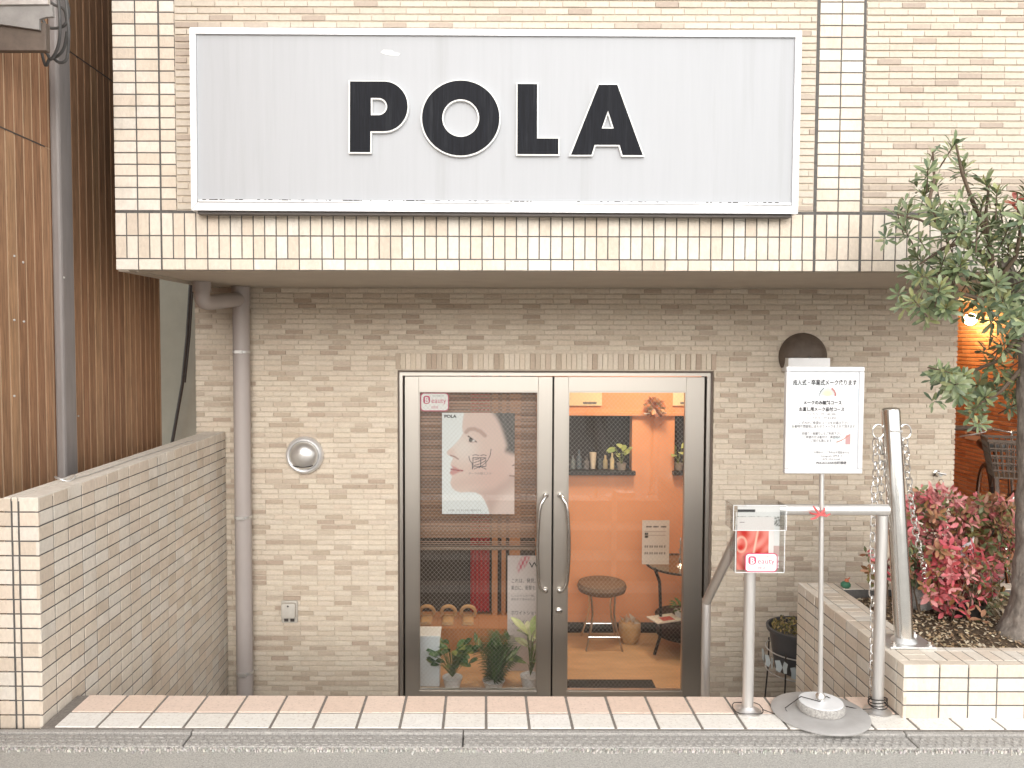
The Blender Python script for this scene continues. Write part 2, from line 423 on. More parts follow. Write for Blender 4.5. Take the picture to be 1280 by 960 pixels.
def lay_flat(parent, specs, pal, name):
    for c, r, w, h, ti in specs:
        key = (name, round(w, 4), round(h, 4), ti, pal is PINK)
        if key not in _tm:
            q = MB(); q.box((-w/2, -h/2, -.012), (w/2, h/2, 0), tint=pal[ti], ch=.0025); me = q.mesh(name); me.materials.append(M['step_tile']); _tm[key] = me
        o = bpy.data.objects.new(name, _tm[key]); col.objects.link(o); attach(o, parent)
        o.matrix_basis = Matrix.Translation((c[0], c[1], random.uniform(-.001, .001)))
lay_flat(step, specP, PINK, 'tile'); lay_flat(step, specC, CREAM, 'tile')
# stairs down to the door -------------------------------------------------
sg = MB(); 
stairs = None
tread, rise = .25, .17
sb = MB()
for i in range(1, 5): sb.box((X0 + .002, YS1 + (i-1) * tread, ZFL - .2), (1.462, YS1 + i * tread + .02, -i * rise - .008))
stairs = tag(sb.build('stairs', 'grout_dark'), 'tiled stairs leading down to the glass doors', 'stairs', kind='structure')
for i in range(1, 5):
    a = X0 + .01
    while a < 1.45:
        w = min(.146, 1.455 - a)
        for (y0, y1, pal) in ((YS1 + (i-1)*tread + .004, YS1 + (i-1)*tread + .12, PINK), (YS1 + (i-1)*tread + .125, YS1 + i*tread + .022, CREAM)):
            key = ('stair', round(w, 3), round(y1 - y0, 3), pal is PINK)
            if key not in _tm:
                q = MB(); q.box((-w/2 + .003, -(y1-y0)/2, -.012), (w/2 - .003, (y1-y0)/2, 0), tint=pal[0], ch=.002); me = q.mesh('tile'); me.materials.append(M['step_tile']); _tm[key] = me
            o = bpy.data.objects.new('tile', _tm[key]); col.objects.link(o); attach(o, stairs); o.matrix_basis = Matrix.Translation((a + w/2, (y0 + y1)/2, -i*rise))
        a += .146
f = MB(); f.box((X0 - .1, 3.9, ZFL - .2), (2.5, 4.9, ZFL)); f.box((1.47, 3.66, ZFL - .2), (2.5, 3.9, ZFL)); f.box((2.5, 3.66, ZFL - .2), (4.2, 8.2, -.2))
tag(f.build('court_floor', 'concrete'), 'concrete floor of the sunken entrance court', 'floor', kind='structure')

# =================================================================== SHOP BUILDING
B = thing('shop_building', (0, YB, 0), 'beige tiled shop building with overhanging upper storey and glass double doors', 'building')
ZB = 1.618
XE = P(145.2, 336, YF).x
J1, J2 = P(1017.5, 340, YF).x, P(1074.6, 340, YF).x
XEND = 4.2
zk = ZB + .259
u = MB(); u.box((XE + .004, YF + .0075, ZB + .004), (XEND, 8.4, 3.6)); u.box((XE + .002, YF + .003, zk - .0004), (XE + .2665, YF + .0075, 3.55)); u.box((J1 - .006, YF + .003, zk - .0004), (J2 + .006, YF + .0075, 3.55)); u.box((XE + .002, YF + .003, ZB + .002), (XEND, YF + .0075, zk - .0005))
upper = u.build('upper_wall', 'grout_dark', B)
bk = MB(); zk = ZB + .259
for a, c in ((XE + .2035 + .064, J1 - .006), (J2 + .006, XEND)): bk.box((a, YF + .0065, zk), (c, YF + .05, 3.55))
bk.build('brick_bed', 'grout_light', B)
sf = MB(); sf.box((XE + .02, YF + .02, ZB - .002), (XEND, 8.3, ZB + .03))
sf.box((XE + .004, YF + .014, ZB - .006), (XE + .05, 8.3, ZB + .012)); sf.box((XE + .075, YF + .03, ZB - .008), (XE + .085, 8.3, ZB))
sf.build('soffit', 'soffit', B)
tiles_ = []
A = (XE, XE + .195); Bs = (XE + .2035, J1 - .006); C = (J1 + .006, J2 - .006); D = (J2 + .006, XEND)
def tp(x, z): return (x, YF, z)
rt = lambda: random.choice((0, 0, 1, 1, 2, 3, 3, 4, 5, 6, 7, 7))
for a, c in (A, Bs, C, D):
    nn = max(1, round((c - a) / .05)); p = (c - a + .005) / nn
    for row in (0, 1):
        for i in range(nn):
            tiles_.append((tp(a + i*p + (p-.005)/2, ZB + .0985 + row*.1), RY, p - .005, .095, rt()))
    q = a if (a, c) != D else a - .05
    while q < c - .01:
        w0, w1 = max(q, a), min(q + .095, c); q += .1
        tiles_.append((tp((w0 + w1)/2, ZB + .0235), RY, w1 - w0, .045, rt()))
r_ = 0
while zk + r_*.05 < 3.5:
    z = zk + r_*.05 + .0225; r_ += 1
    tiles_.append((tp(A[0] + .0475, z), RY, .095, .045, rt())); tiles_.append((tp(A[0] + .148, z), RY, .094, .045, rt()))
    tiles_.append((tp(Bs[0] + .0315, z), RY, .063, .045, rt()))
    w = (C[1] - C[0] - .005) / 2
    tiles_.append((tp(C[0] + w/2, z), RY, w, .045, rt())); tiles_.append((tp(C[1] - w/2, z), RY, w, .045, rt()))
lay(upper, tiles_, 300, 'tile', 'tile', TILE_T, stuff='tile_field')
SX0, SX1 = P(246, 150, YF).x, P(992, 150, YF).x; SZ0, SZ1 = P(620, 258, YF).z, P(620, 52, YF).z
br = bond(Bs[0] + .067, J1 - .008, zk, zk + .03*56, tp, RY, skip=lambda x, z: SX0 < x < SX1 and SZ0 < z < SZ1, dark=.17)
br += bond(J2 + .008, XEND, zk, zk + .03*56, tp, RY, dark=.2)
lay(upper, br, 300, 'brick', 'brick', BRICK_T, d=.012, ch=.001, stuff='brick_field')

# rear wall of the court ----------------------------------------------------
XB0, XB1 = P(244, 450, YB).x, P(1197, 450, YB).x
DX0, DX1, DZ1 = P(497, 600, YB).x, P(891, 600, YB).x, P(692, 463.5, YB).z
w = MB()
w.box((XB0 + .003, YB + .007, ZFL - .1), (DX0, YB + .16, ZB + .02)); w.box((DX1, YB + .007, ZFL - .1), (XB1 - .003, YB + .16, ZB + .02))
w.box((DX0, YB + .007, DZ1), (DX1, YB + .16, ZB + .02))
rear = w.build('rear_wall', 'grout_light', B)
bp_ = lambda x, z: (x, YB, z)
SOL = (DX0 - .012, DX1 + .012, DZ1, DZ1 + .098)
spec = bond(XB0, XB1, ZFL, ZB - .004, bp_, RY, skip=lambda x, z: (DX0 - .004 < x < DX1 + .004 and z < DZ1 + .012) or (SOL[0] < x < SOL[1] and SOL[2] - .01 < z < SOL[3] + .01), dark=.24)
# trim bricks that cross the door opening
spec2 = []
for c, r, ww, h, ti in spec:
    a, e = c[0] - ww/2, c[0] + ww/2
    if c[2] < DZ1 + .012:
        if a < DX0 < e: e = DX0
        elif a < DX1 < e: a = DX1
    if e - a > .01: spec2.append((((a+e)/2, c[1], c[2]), r, e - a, h, ti))
nn = round((SOL[1] - SOL[0]) / .03); p = (SOL[1] - SOL[0]) / nn
for i in range(nn): spec2.append(((SOL[0] + (i + .5)*p, YB - .001, (SOL[2] + SOL[3])/2 + .004), RY, p - .003, .092, brick_pick(.3)))
lay(rear, spec2, 0, 'brick', 'brick', BRIGHTENED_BRICK_T, d=.012, ch=.001, stuff='brick_field')
# side passage -----------------------------------------------------------------
XP = 3.75
pw = MB(); pw.box((XP + .007, 3.7, -.25), (XP + .2, 8.2, ZB + .01))
pass_w = pw.build('passage_wall', 'grout_light', B)
sp_ = bond(3.7, 7.6, -.2, ZB - .005, lambda u_, z: (XP, u_, z), RXn, dark=.25)
lay(pass_w, sp_, 0, 'brick', 'brick', [(.64,.34,.17),(.66,.37,.19),(.61,.32,.155),(.65,.36,.19),(.60,.31,.15),(.52,.25,.115),(.50,.24,.11),(.55,.28,.13)], d=.012, ch=.001, stuff='brick_field')
pe = MB(); pe.box((XB1 - .16, YB + .17, ZFL - .1), (XB1 - .003, 8.2, ZB + .01)); pe.box((XB1, 7.6, -.25), (XP, 7.8, ZB + .01)); pe.box((XB0 + .003, YB + .17, ZFL - .1), (XB0 + .15, 8.2, ZB + .01))
pe.build('side_wall', 'orange_wall', B)
# room behind the doors ------------------------------------------------------
YR = 5.85; XS = .38
rm = MB(); rm.box((-1.5, YB + .165, ZFL - .1), (2.58, 8.2, ZFL + .002)); rm.build('room_floor', 'room_floor', B)
rm = MB(); rm.box((-1.5, YB + .17, 1.52), (2.58, 8.2, 1.56)); rm.build('room_ceiling', 'ceiling_white', B)
rm = MB()
WX0, WX1, WZ0, WZ1 = .38, P(790, 560, YR).x, P(750, 588, YR).z, P(750, 519, YR).z
W2 = P(843, 560, YR).x
for (a, c, z0, z1) in ((XS, 2.58, ZFL, WZ0), (XS, 2.58, WZ1, 1.52), (WX1, W2, WZ0, WZ1), (W2 + .5, 2.58, WZ0, WZ1)): rm.box((a, YR, z0), (c, YR + .1, z1))
rm.box((XS, YR + .1, ZFL), (XS + .06, 8.0, 1.52)); rm.box((2.42, YB + .17, ZFL), (2.57, YR, 1.52))
rm.build('room_wall', 'orange_wall', B)
rm = MB(); rm.box((-1.5, 5.8, ZFL), (XS, 5.86, 1.52)); rm.box((XS + .06, YR + .35, ZFL), (2.5, YR + .4, 1.52)); rm.box((-1.49, YB + .17, ZFL), (-1.42, 5.8, 1.52)); rm.build('room_wall', 'dark_room', B)
rm = MB(); rm.box((XS, YR - .05, WZ0 - .028), (WX1 + .02, YR + .3, WZ0)); rm.box((W2 - .015, YR - .05, WZ0 - .028), (W2 + .52, YR + .3, WZ0)); rm.build('window_sill', 'black_iron', B)
rm = MB(); rm.box((XS, YR - .018, ZFL + .002), (2.4, YR, ZFL + .075)); rm.build('skirting_board', 'black_iron', B)
rm = MB(); rm.box((XS, YR - .03, WZ1), (W2 + .5, YR, WZ1 + .02)); rm.build('picture_rail', 'orange_wall', B)
rm = MB(); rm.box((-1.42, 5.45, ZFL), (XS - .001, 5.8, -.68)); rm.build('raised_floor', 'wood', B)
for (a, c) in ((P(615, 700, 5.74).x, P(622, 700, 5.74).x), (P(627, 700, 5.74).x, P(632, 700, 5.74).x), (P(637, 700, 5.74).x, P(650, 700, 5.74).x)):
    rm = MB(); rm.box((a, 5.72, -.68), (c, 5.79, 1.52)); rm.build('room_post', 'wood', B)
# doors -----------------------------------------------------------------
DT = DZ1 - .006
fr = MB()
a0, a1 = P(500, 600, YD).x, P(503.8, 600, YD).x; b0, b1 = P(881, 600, YD).x, P(885.5, 600, YD).x
zt = P(692, 465.5, YD).z; zt2 = P(692, 470, YD).z
fr.box((a0, YD - .02, ZFL), (a1, YD + .10, zt)); fr.box((b0, YD - .02, ZFL), (b1, YD + .10, zt)); fr.box((a1, YD - .02, zt2 + .001), (b0, YD + .10, zt - .001))
fr.box((a1, YD - .01, ZFL), (b0, YD + .09, ZFL + .012)); fr.build('door_frame', 'stainless', B)
cl = MB(); cl.box((DX0 + .001, YB + .02, ZFL), (a0, YD + .1, DZ1 - .001)); cl.box((b1, YB + .02, ZFL), (DX1 - .001, YD + .1, DZ1 - .001)); cl.box((a0, YB + .02, zt), (b1, YD + .1, DZ1 - .001)); cl.build('door_reveal', 'brown_paint', B)
gp = MB(); gp.box((a1, YD + .045, ZFL + .013), (P(506, 600, YD).x, YD + .06, zt2)); gp.box((P(878.5, 600, YD).x, YD + .045, ZFL + .013), (b0, YD + .06, zt2)); gp.build('door_gasket', 'black_iron', B)
def leaf_door(xl, xr, sl_, sr_, hx, hdir):
    X = lambda px: P(px, 660, YD).x
    z0, z1 = ZFL + .016, zt2 - .004; zp0, zp1 = P(692, 864, YD).z, P(692, 489.5, YD).z
    d = MB(); y0, y1 = YD, YD + .04
    d.box((X(xl), y0, z0), (X(sl_), y1, z1), ch=.002); d.box((X(sr_), y0, z0), (X(xr), y1, z1), ch=.002)
    d.box((X(sl_), y0 + .0015, zp1), (X(sr_), y1, z1), ch=.001); d.box((X(sl_), y0 + .0015, z0), (X(sr_), y1, zp0), ch=.001)
    o = d.build('door', 'stainless', B)
    bead = MB()
    for (q0, q1) in (((X(sl_), zp0), (X(sr_), zp0 + .007)), ((X(sl_), zp1 - .006), (X(sr_), zp1))): bead.box((q0[0], y0 + .004, q0[1]), (q1[0], y0 + .03, q1[1]))
    bead.box((X(sl_), y0 + .004, zp0 + .007), (X(sl_) + .005, y0 + .03, zp1 - .006)); bead.box((X(sr_) - .005, y0 + .004, zp0 + .007), (X(sr_), y0 + .03, zp1 - .006))
    bead.build('glazing_bead', 'stainless', o)
    g_ = MB(); g_.quad((X(sl_), y0 + .02, zp0), (X(sr_), y0 + .02, zp0), (X(sr_), y0 + .02, zp1), (X(sl_), y0 + .02, zp1)); g_.build('pane', 'wired_glass', o)
    # bent pull handle
    ht, hb = P(hx, 619, YD).z, P(hx, 738, YD).z; xa = X(hx); xb = X(hx + hdir * 8.5)
    pts = [(xa, YD + .003, ht), (xa, YD - .03, ht + .003), (xa + (xb - xa)*.3, YD - .045, ht - .012), (xa + (xb-xa)*.75, YD - .05, ht - .04), (xb, YD - .05, ht - .09)]
    for k_ in range(1, 8):
        t = k_ / 8; pts.append((xb + hdir * .010 * math.sin(math.pi * t), YD - .05, ht - .09 + (hb + .09 - ht + .09 - .09) * t * .86))
    pts += [(xb, YD - .05, hb + .07), (xa + (xb-xa)*.75, YD - .05, hb + .03), (xa + (xb-xa)*.3, YD - .045, hb + .008), (xa, YD - .03, hb), (xa, YD + .003, hb)]
    h = MB(); h.tube(pts, .0095, 12); h.build('handle', 'chrome', o, True)
    for zz in (ht, hb):
        h = MB(); h.lathe([(.017, 0), (.017, .006), (.012, .012)], (xa, YD, zz), 20, 'Y'); h.build('handle_rose', 'chrome', o, True)
    return o
dl = leaf_door(506.2, 689.6, 523.6, 672, 682, -1)
dr = leaf_door(691.6, 878.4, 709.5, 855.5, 700, 1)
k = MB(); k.box((P(688, 660, YD).x, YD + .041, ZFL + .016), (P(693.5, 660, YD).x, YD + .05, zt2 - .004)); k.build('astragal', 'black_iron', dl)
lk = MB(); c = P(698.5, 764, YD); lk.lathe([(.021, 0), (.021, .004), (.016, .009), (.007, .010), (.006, .013)], c, 24, 'Y'); lk.build('lock', 'chrome', dr, True)

# =================================================================== NEIGHBOUR
XN = -1.85
Nb = thing('neighbour_house', (XN - .5, 3.2, 0), 'neighbouring house clad in narrow vertical brown wood boards', 'house')
nb = MB(); nb.box((XN - 2.5, 1.5, -.05), (XN - .0015, 4.58, 4.2)); nwall = nb.build('wall', 'siding_groove', Nb)
pp_ = .0625; ya = 1.5
pipeY0, pipeY1 = PX(58, 300, XN).y, PX(85, 300, XN).y
zj1 = PX(112, 82, XN).z; zj0 = PX(30, 172, XN).z
WOODS = [(.36,.20,.11),(.33,.175,.095),(.39,.225,.125),(.31,.165,.09),(.35,.19,.105)]
while ya < 4.575:
    yb = min(ya + pp_, 4.58); zj = zj0 if ya < pipeY0 + .05 else zj1
    for (z0, z1) in ((-.05, zj - .002), (zj + .002, 4.2)):
        k = MB(); k.box((XN - .011, ya + .003, z0), (XN + .0015, yb - .0095, z1), tint=jit(random.choice(WOODS), .07)); k.build('plank', 'siding', nwall)
    ya += pp_
for (y0, y1, zj) in ((1.5, pipeY0, zj0), (pipeY1, 4.58, zj1)):
    k = MB(); k.box((XN - .004, y0, zj - .003), (XN + .002, y1, zj + .003)); k.build('board_joint', 'dark_metal', nwall)
# downpipe-like corner post
k = MB(); yc = (pipeY0 + pipeY1) / 2; k.box((XN + .003, yc - .055, -.05), (XN + .045, yc + .055, 4.2), ch=.012)
k.box((XN + .003, yc + .056, -.05), (XN + .02, yc + .085, 4.2), ch=.003); k.build('corner_trim', 'post_grey', Nb)
for px, py in ((18, 320), (29, 328), (80, 347), (18, 400), (30, 402), (18, 495), (88, 370), (98, 520)):
    q = PX(px, py, XN + .004 if not 57 < px < 86 else XN + .046); k = MB(); k.lathe([(.0045, -.002), (.0045, .002), (.002, .003)], (0, 0, 0), 10); k.v = [(q.x + v[2], q.y + v[0], q.z + v[1]) for v in k.v]; k.c = [(.6, .58, .55)] * len(k.v); k.build('screw', 'paint', Nb)
# eave end that reaches over the gap
ev = thing('porch_eave', (XN, 3.0, 2.3), 'brown eave beam with grey flashing above the narrow wood boards', 'eave')
e0, e1 = P(-200, 62.5, 3.0), P(57, 28, 3.0)
k = MB(); k.box((e0.x, 3.0, e0.z), (e1.x, 3.03, e1.z), ch=.003); k.build('beam', 'brown_paint', ev)
k = MB(); fl_ = [(-200, 34), (0, 30), (49, 37), (49, 24), (57, 21), (66, 20.5), (65, 6), (20, 6), (-200, 9)]
k.prism([[(P(a, c, 2.985).x, P(a, c, 2.985).z) for a, c in fl_]], 2.985, 2.998); k.build('flashing', 'grey_panel', ev)
k = MB(); fl_ = [(-200, 7), (60, 5), (60, -14), (-200, -14)]
k.prism([[(P(a, c, 2.975).x, P(a, c, 2.975).z) for a, c in fl_]], 2.975, 2.99); k.build('roof_edge', 'galvanised', ev)
k = MB(); k.box((e0.x, 3.03, e0.z + .02), (XN - .02, 3.4, e1.z + .1)); k.build('eave_box', 'brown_paint', ev)
for i, pts in enumerate([[(70,-20),(74,10),(75,40),(72,60),(64,74),(58,66),(50,62)], [(80,-20),(84,15),(86,40),(85,65),(82,76),(74,78),(66,72)], [(54,26),(60,34),(72,35),(82,30),(86,14),(80,-10)], [(52,65),(57,82),(62,74),(72,70),(80,60),(84,40)], [(56,-5),(66,5),(80,12),(84,30)]]):
    k = MB(); base = [P(px, py, 3.18 + .015*i) for px, py in pts]
    sm = []
    for j in range(len(base) - 1):
        p0, p1, p2, p3 = base[max(j-1,0)], base[j], base[j+1], base[min(j+2, len(base)-1)]
        for s in range(5):
            t = s/5; sm.append(.5*((2*p1) + (p2-p0)*t + (2*p0-5*p1+4*p2-p3)*t*t + (3*p1-p0-3*p2+p3)*t**3))
    sm.append(base[-1]); k.tube(sm, .006, 8); k.build('cable', 'cable', ev, True)
# green-grey house wall at the end of the gap, with its cable
gh = MB(); gh.box((-5.2, 6.5, -.5), (XB0 - .01, 6.7, 2.9))
tag(gh.build('gap_wall', 'render_green'), 'grey green rendered wall at the end of the narrow gap', 'wall')
k = MB(); k.tube([P(239, 340, 6.4), P(234, 420, 6.42), P(228, 480, 6.44), P(214, 560, 6.46), P(212, 585, 6.47)], .014, 8); k.tube([P(242, 340, 6.4), P(237, 420, 6.42), P(231, 478, 6.44)], .009, 8)
tag(k.build('gap_cable', 'cable', None, True), 'grey cable slanting down the wall at the end of the gap', 'cable')

# =================================================================== BOUNDARY WALL
YW0 = 2.68; ZC = P(43.6, 622.5, YW0).z
BW = thing('boundary_wall', (-1.56, 3.4, 0), 'low boundary wall in cream tiles with dark joints, beside the stairs', 'wall')
k = MB(); k.box((XWL + .002, YW0 + .0025, -.9), (X0 - .0022, YB - .002, ZC - .005)); core = k.build('wall_core', 'grout_dark', BW)
sp_ = []
z = ZC - .002; first = True; rows = []
while z > -.86:
    h = .0445 if first else .0455; rows.append((z - h / 2, h)); z -= .0483 if first else .05; first = False
for zc, h in rows:
    y = YW0; w = .092
    while y < YB - .01:
        e = min(y + w, YB - .006); sp_.append(((X0, (y + e)/2, zc), RXp, e - y, h, rt())); y += w + .0045; w = .0955
    if zc > -.03:
        for (a, c) in ((P(0, 750, YW0).x - .01, P(15.4, 750, YW0).x), (P(18, 750, YW0).x, P(24.0, 750, YW0).x), (P(26.6, 750, YW0).x, X0 - .0005)):
            sp_.append((((a + c)/2, YW0, zc), RY, c - a, h, rt()))
lay(core, sp_, 300, 'tile', 'tile', TILE_T, d=.011)
for (a, c) in ((XWL, P(15.4, 750, YW0).x), (P(17, 750, YW0).x, P(24.2, 750, YW0).x), (P(25.2, 750, YW0).x, X0 - .001)):
    k = MB(); k.box((a, YW0 + .001, ZC - .012), (c, YB - .004, ZC + .0015), tint=TILE_T[4], ch=.0015); k.build('cap_strip', 'tile', core)
k = MB(); c = PZ(88, 600, ZC + .004)
ringp = [(c.x + .035*math.cos(t) - .02, c.y + .03*math.sin(t), ZC + .012 + .008*math.sin(2*t)) for t in [i*2*math.pi/20 for i in range(20)]]
k.tube(ringp, .003, 6, closed=True); k.tube([(c.x, c.y, ZC + .006), (c.x + .02, c.y + .1, ZC + .006), (c.x + .01, c.y + .5, ZC + .005), (c.x + .025, c.y + 1.2, ZC + .005)], .0022, 6)
tag(k.build('wire_loop', 'galvanised', None, True), 'twisted grey wire loop lying on the boundary wall cap', 'wire')

# =================================================================== PLANTER
PX0, PY0, PZ1 = 1.463, 2.735, .19
PY1, PXR = 3.68, 3.2
PL = thing('tiled_planter', (2.2, 3.2, 0), 'cream tiled planter box holding the tree and red shrubs', 'planter')
k = MB()
k.box((PX0 + .0022, PY0 + .0025, ZFL - .05), (PX0 + .165, PY1 - .005, PZ1 - .0022)); k.box((PX0 + .165, PY0 + .0025, -.2), (PXR, PY0 + .16, PZ1 - .0022))
k.box((PX0 + .165, PY1 - .1, ZFL - .05), (PXR, PY1 - .005, PZ1 - .0022)); k.box((PXR - .12, PY0 + .16, -.2), (PXR, PY1 - .1, PZ1 - .0022))
pcore = k.build('planter_core', 'grout_dark', PL)
sp_ = []; ph = .0487
x = PX0
edges = [PX0, P(1175.2, 860, PY0).x, P(1211.4, 860, PY0).x, P(1247.2, 860, PY0).x]
while edges[-1] < PXR: edges.append(edges[-1] + .0985)
for i in range(4):
    zc = PZ1 - .022 - i*ph
    for a, c in zip(edges[:-1], edges[1:]): sp_.append((((a + c)/2 - .0025, PY0, zc), RY, c - a - .005, .044, rt()))
z = PZ1 - .022
while z > ZFL:
    y = PY0; w = .047
    while y < PY1 - .01:
        e = min(y + w, PY1 - .002)
        if z > -.03 or y > YS1 - .1: sp_.append(((PX0, (y + e)/2, z), RXn, e - y, .044, rt()))
        y += w + .0045; w = .0955
    z -= ph
for a, c in zip(edges[:-1], edges[1:]): sp_.append((((a + c)/2 - .0025, PY0 + .0195, PZ1), RUP, c - a - .004, .038, rt()))
for a, c in zip(edges[1:-1], edges[2:]):
    m_ = (a + c) / 2
    for q0, q1 in ((a, m_), (m_, c)): sp_.append((((q0 + q1)/2 - .002, PY0 + .0845, PZ1), RUP, q1 - q0 - .004, .083, rt()))
    sp_.append(((m_ - .002, PY0 + .144, PZ1), RUP, c - a - .004, .032, rt()))
y = PY0 + .041
while y < PY1 - .02:
    e = min(y + .1, PY1); yc = (y + e)/2; hh = e - y - .004
    sp_.append(((PX0 + .0205, yc, PZ1), RUP, .039, hh, rt()))
    for q in (0, 1): 
        if hh > .06: sp_.append(((PX0 + .0845, y + .002 + hh/4 + q*hh/2, PZ1), RUP, .082, hh/2 - .003, rt()))
    if y > PY0 + .1: sp_.append(((PX0 + .146, yc, PZ1), RUP, .034, hh, rt()))
    y += .1
x = PX0 + .168
while x < PXR:
    sp_.append(((x + .048, PY1 - .05, PZ1), RUP, .095, .094, rt())); x += .1
lay(pcore, sp_, 300, 'tile', 'tile', TILE_T, d=.011)
# soil
nx, ny = 60, 28; k = MB(); vs, fs = [], []
for j in range(ny + 1):
    for i in range(nx + 1):
        x = PX0 + .16 + (PXR - .12 - PX0 - .16)*i/nx; y = PY0 + .155 + (PY1 - .1 - PY0 - .155)*j/ny
        vs.append((x, y, PZ1 - .028 + .022*noise.noise((x*6, y*6, 0)) + .008*noise.noise((x*30, y*30, 3)) + .03*math.exp(-((x-2.06)**2 + (y-3.14)**2)/.02)))
for j in range(ny):
    for i in range(nx): a = j*(nx+1)+i; fs.append((a, a+1, a+nx+2, a+nx+1))
k.add(vs, fs); k.build('soil', 'soil', PL, True)
k = MB(); CH = [(.40,.29,.17),(.30,.20,.11),(.50,.40,.26),(.20,.13,.08),(.58,.50,.37)]
for i in range(3800):
    x = random.uniform(PX0 + .17, 2.5); y = PY0 + .16 + (PY1 - PY0 - .3)*random.random()**1.3; s = random.uniform(.003, .010); 
    z = PZ1 - .026 + .022*noise.noise((x*6, y*6, 0)) + .03*math.exp(-((x-2.06)**2 + (y-3.14)**2)/.02)
    E = Euler((random.uniform(-.5,.5), random.uniform(-.5,.5), random.uniform(0,6))).to_matrix()
    k.add([(E @ Vector(p) + Vector((x, y, z + .006)))[:] for p in ((-s,-s*.4,0),(s,-s*.5,0),(s*.8,s*.4,.001),(-s*.7,s*.5,0))], [(0,1,2,3)], jit(random.choice(CH), .2))
o = k.build('bark_mulch', 'chip', PL); o['kind'] = 'stuff'

# =================================================================== SHOP SIGN
YSG = 3.43
sc0 = P(620, 150, YSG)
SG = thing('shop_sign', (sc0.x, YF, sc0.z), 'large white illuminated-box sign with black letters reading POLA', 'sign')
SG['label'] = 'large white box sign with black letters reading POLA'
sl_, sr_ = (P(236, 32.5, YSG).x + P(239.5, 263, YSG).x)/2, (P(1002.5, 40, YSG).x + P(997.5, 267, YSG).x)/2
st_, sb_ = (P(236, 32.5, YSG).z + P(1002.5, 40, YSG).z)/2, (P(239.5, 263, YSG).z + P(997.5, 267, YSG).z)/2
SROT = Matrix.Translation((sc0.x, 0, sc0.z)) @ Matrix.Rotation(.0032, 4, 'Y') @ Matrix.Translation((-sc0.x, 0, -sc0.z))
def srot(o): o.matrix_basis = SROT @ o.matrix_basis; return o
fw = .026
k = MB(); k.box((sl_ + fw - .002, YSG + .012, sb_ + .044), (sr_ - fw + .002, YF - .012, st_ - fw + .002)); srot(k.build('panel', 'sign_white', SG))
k = MB()
for (loop) in ([(sl_, st_), (sr_, st_), (sr_ - fw, st_ - fw), (sl_ + fw, st_ - fw)], [(sr_, sb_), (sl_, sb_), (sl_ + fw, sb_ + .034), (sr_ - fw, sb_ + .034)], [(sl_, sb_), (sl_, st_), (sl_ + fw, st_ - fw), (sl_ + fw, sb_ + .034)], [(sr_, st_), (sr_, sb_), (sr_ - fw, sb_ + .034), (sr_ - fw, st_ - fw)]):
    cx = sum(p[0] for p in loop)/4; cz = sum(p[1] for p in loop)/4
    q = MB(); q.prism([[(cx + (p[0]-cx)*.9995, cz + (p[1]-cz)*.997) for p in loop]], YSG, YF - .012); srot(q.build('frame_bar', 'sign_frame', SG))
k = MB(); k.box((sl_ + fw + .004, YSG - .006, sb_ + .034), (sr_ - fw - .004, YSG + .03, sb_ + .046), ch=.003); srot(k.build('drip_ledge', 'sign_frame', SG))
k = MB(); k.box((sl_ + .02, YSG + .02, sb_ - .012), (sr_ - .02, YF - .02, sb_ - .001)); srot(k.build('mounting_rail', 'dark_metal', SG))
gk = MB()
for i in range(130):
    x = random.uniform(sl_ + .05, sr_ - .05) if i % 3 else random.choice((P(515, 250, YSG).x, P(527, 250, YSG).x, P(440, 250, YSG).x, P(650, 250, YSG).x)) + random.gauss(0, .02); s_g = random.uniform(.001, .004)
    gk.box((x - s_g*1.6, YSG - .0075, sb_ + .0425), (x + s_g*1.6, YSG - .0058, sb_ + .0445 + s_g*.5), tint=(.06, .055, .05))
gk = srot(gk.build('grime_flecks', 'paint', SG)); gk['kind'] = 'stuff'
def arc(cx, cy, rx, ry, a0, a1, n): return [(cx + rx*math.cos(R(a0 + (a1-a0)*i/n)), cy + ry*math.sin(R(a0 + (a1-a0)*i/n))) for i in range(n + 1)]
LET = {
 'P': [[(437.5,102.5),(480,102.5)] + arc(480,133.5,29.5,31,-90,90,24)[1:] + [(463,164.5),(463,190.6),(437.5,190.6)], [(463.5,122.8),(463.5,144.6),(473,144.6)] + arc(473,133.7,11,10.9,90,-90,14)[1:-1] + [(473,122.8)]],
 'O': [arc(575.9,147.7,48.4,46.8,0,360,64)[:-1], arc(575.9,147.7,23.2,23.6,360,0,48)[:-1]],
 'L': [[(646.8,105),(671.3,105),(671.3,173),(698,173),(698,192.5),(646.8,192.5)]],
 'A': [[(748.4,105.6),(771.3,105.6),(803.5,193.3),(778.5,193.3),(774.6,180.5),(743.4,180.5),(739.6,193.1),(713.8,193.1)], [(760,137.8),(752,160.3),(767.4,160.3)]],
}
def offset(loop, d):
    n = len(loop); out = []
    for i in range(n):
        p0, p1, p2 = Vector(loop[i-1]), Vector(loop[i]), Vector(loop[(i+1) % n])
        e1 = (p1 - p0).normalized(); e2 = (p2 - p1).normalized()
        n1 = Vector((e1.y, -e1.x)); n2 = Vector((e2.y, -e2.x)); m_ = (n1 + n2); 
        if m_.length < 1e-6: m_ = n1
        m_.normalize(); out.append(tuple(p1 + m_ * min(d / max(.35, m_.dot(n1)), 2.5*abs(d)) if d >= 0 else p1 + m_ * max(d / max(.35, m_.dot(n1)), -2.5*abs(d))))
    return out
def area2(l): return sum(l[i-1][0]*l[i][1] - l[i][0]*l[i-1][1] for i in range(len(l)))
YL = YSG - .006
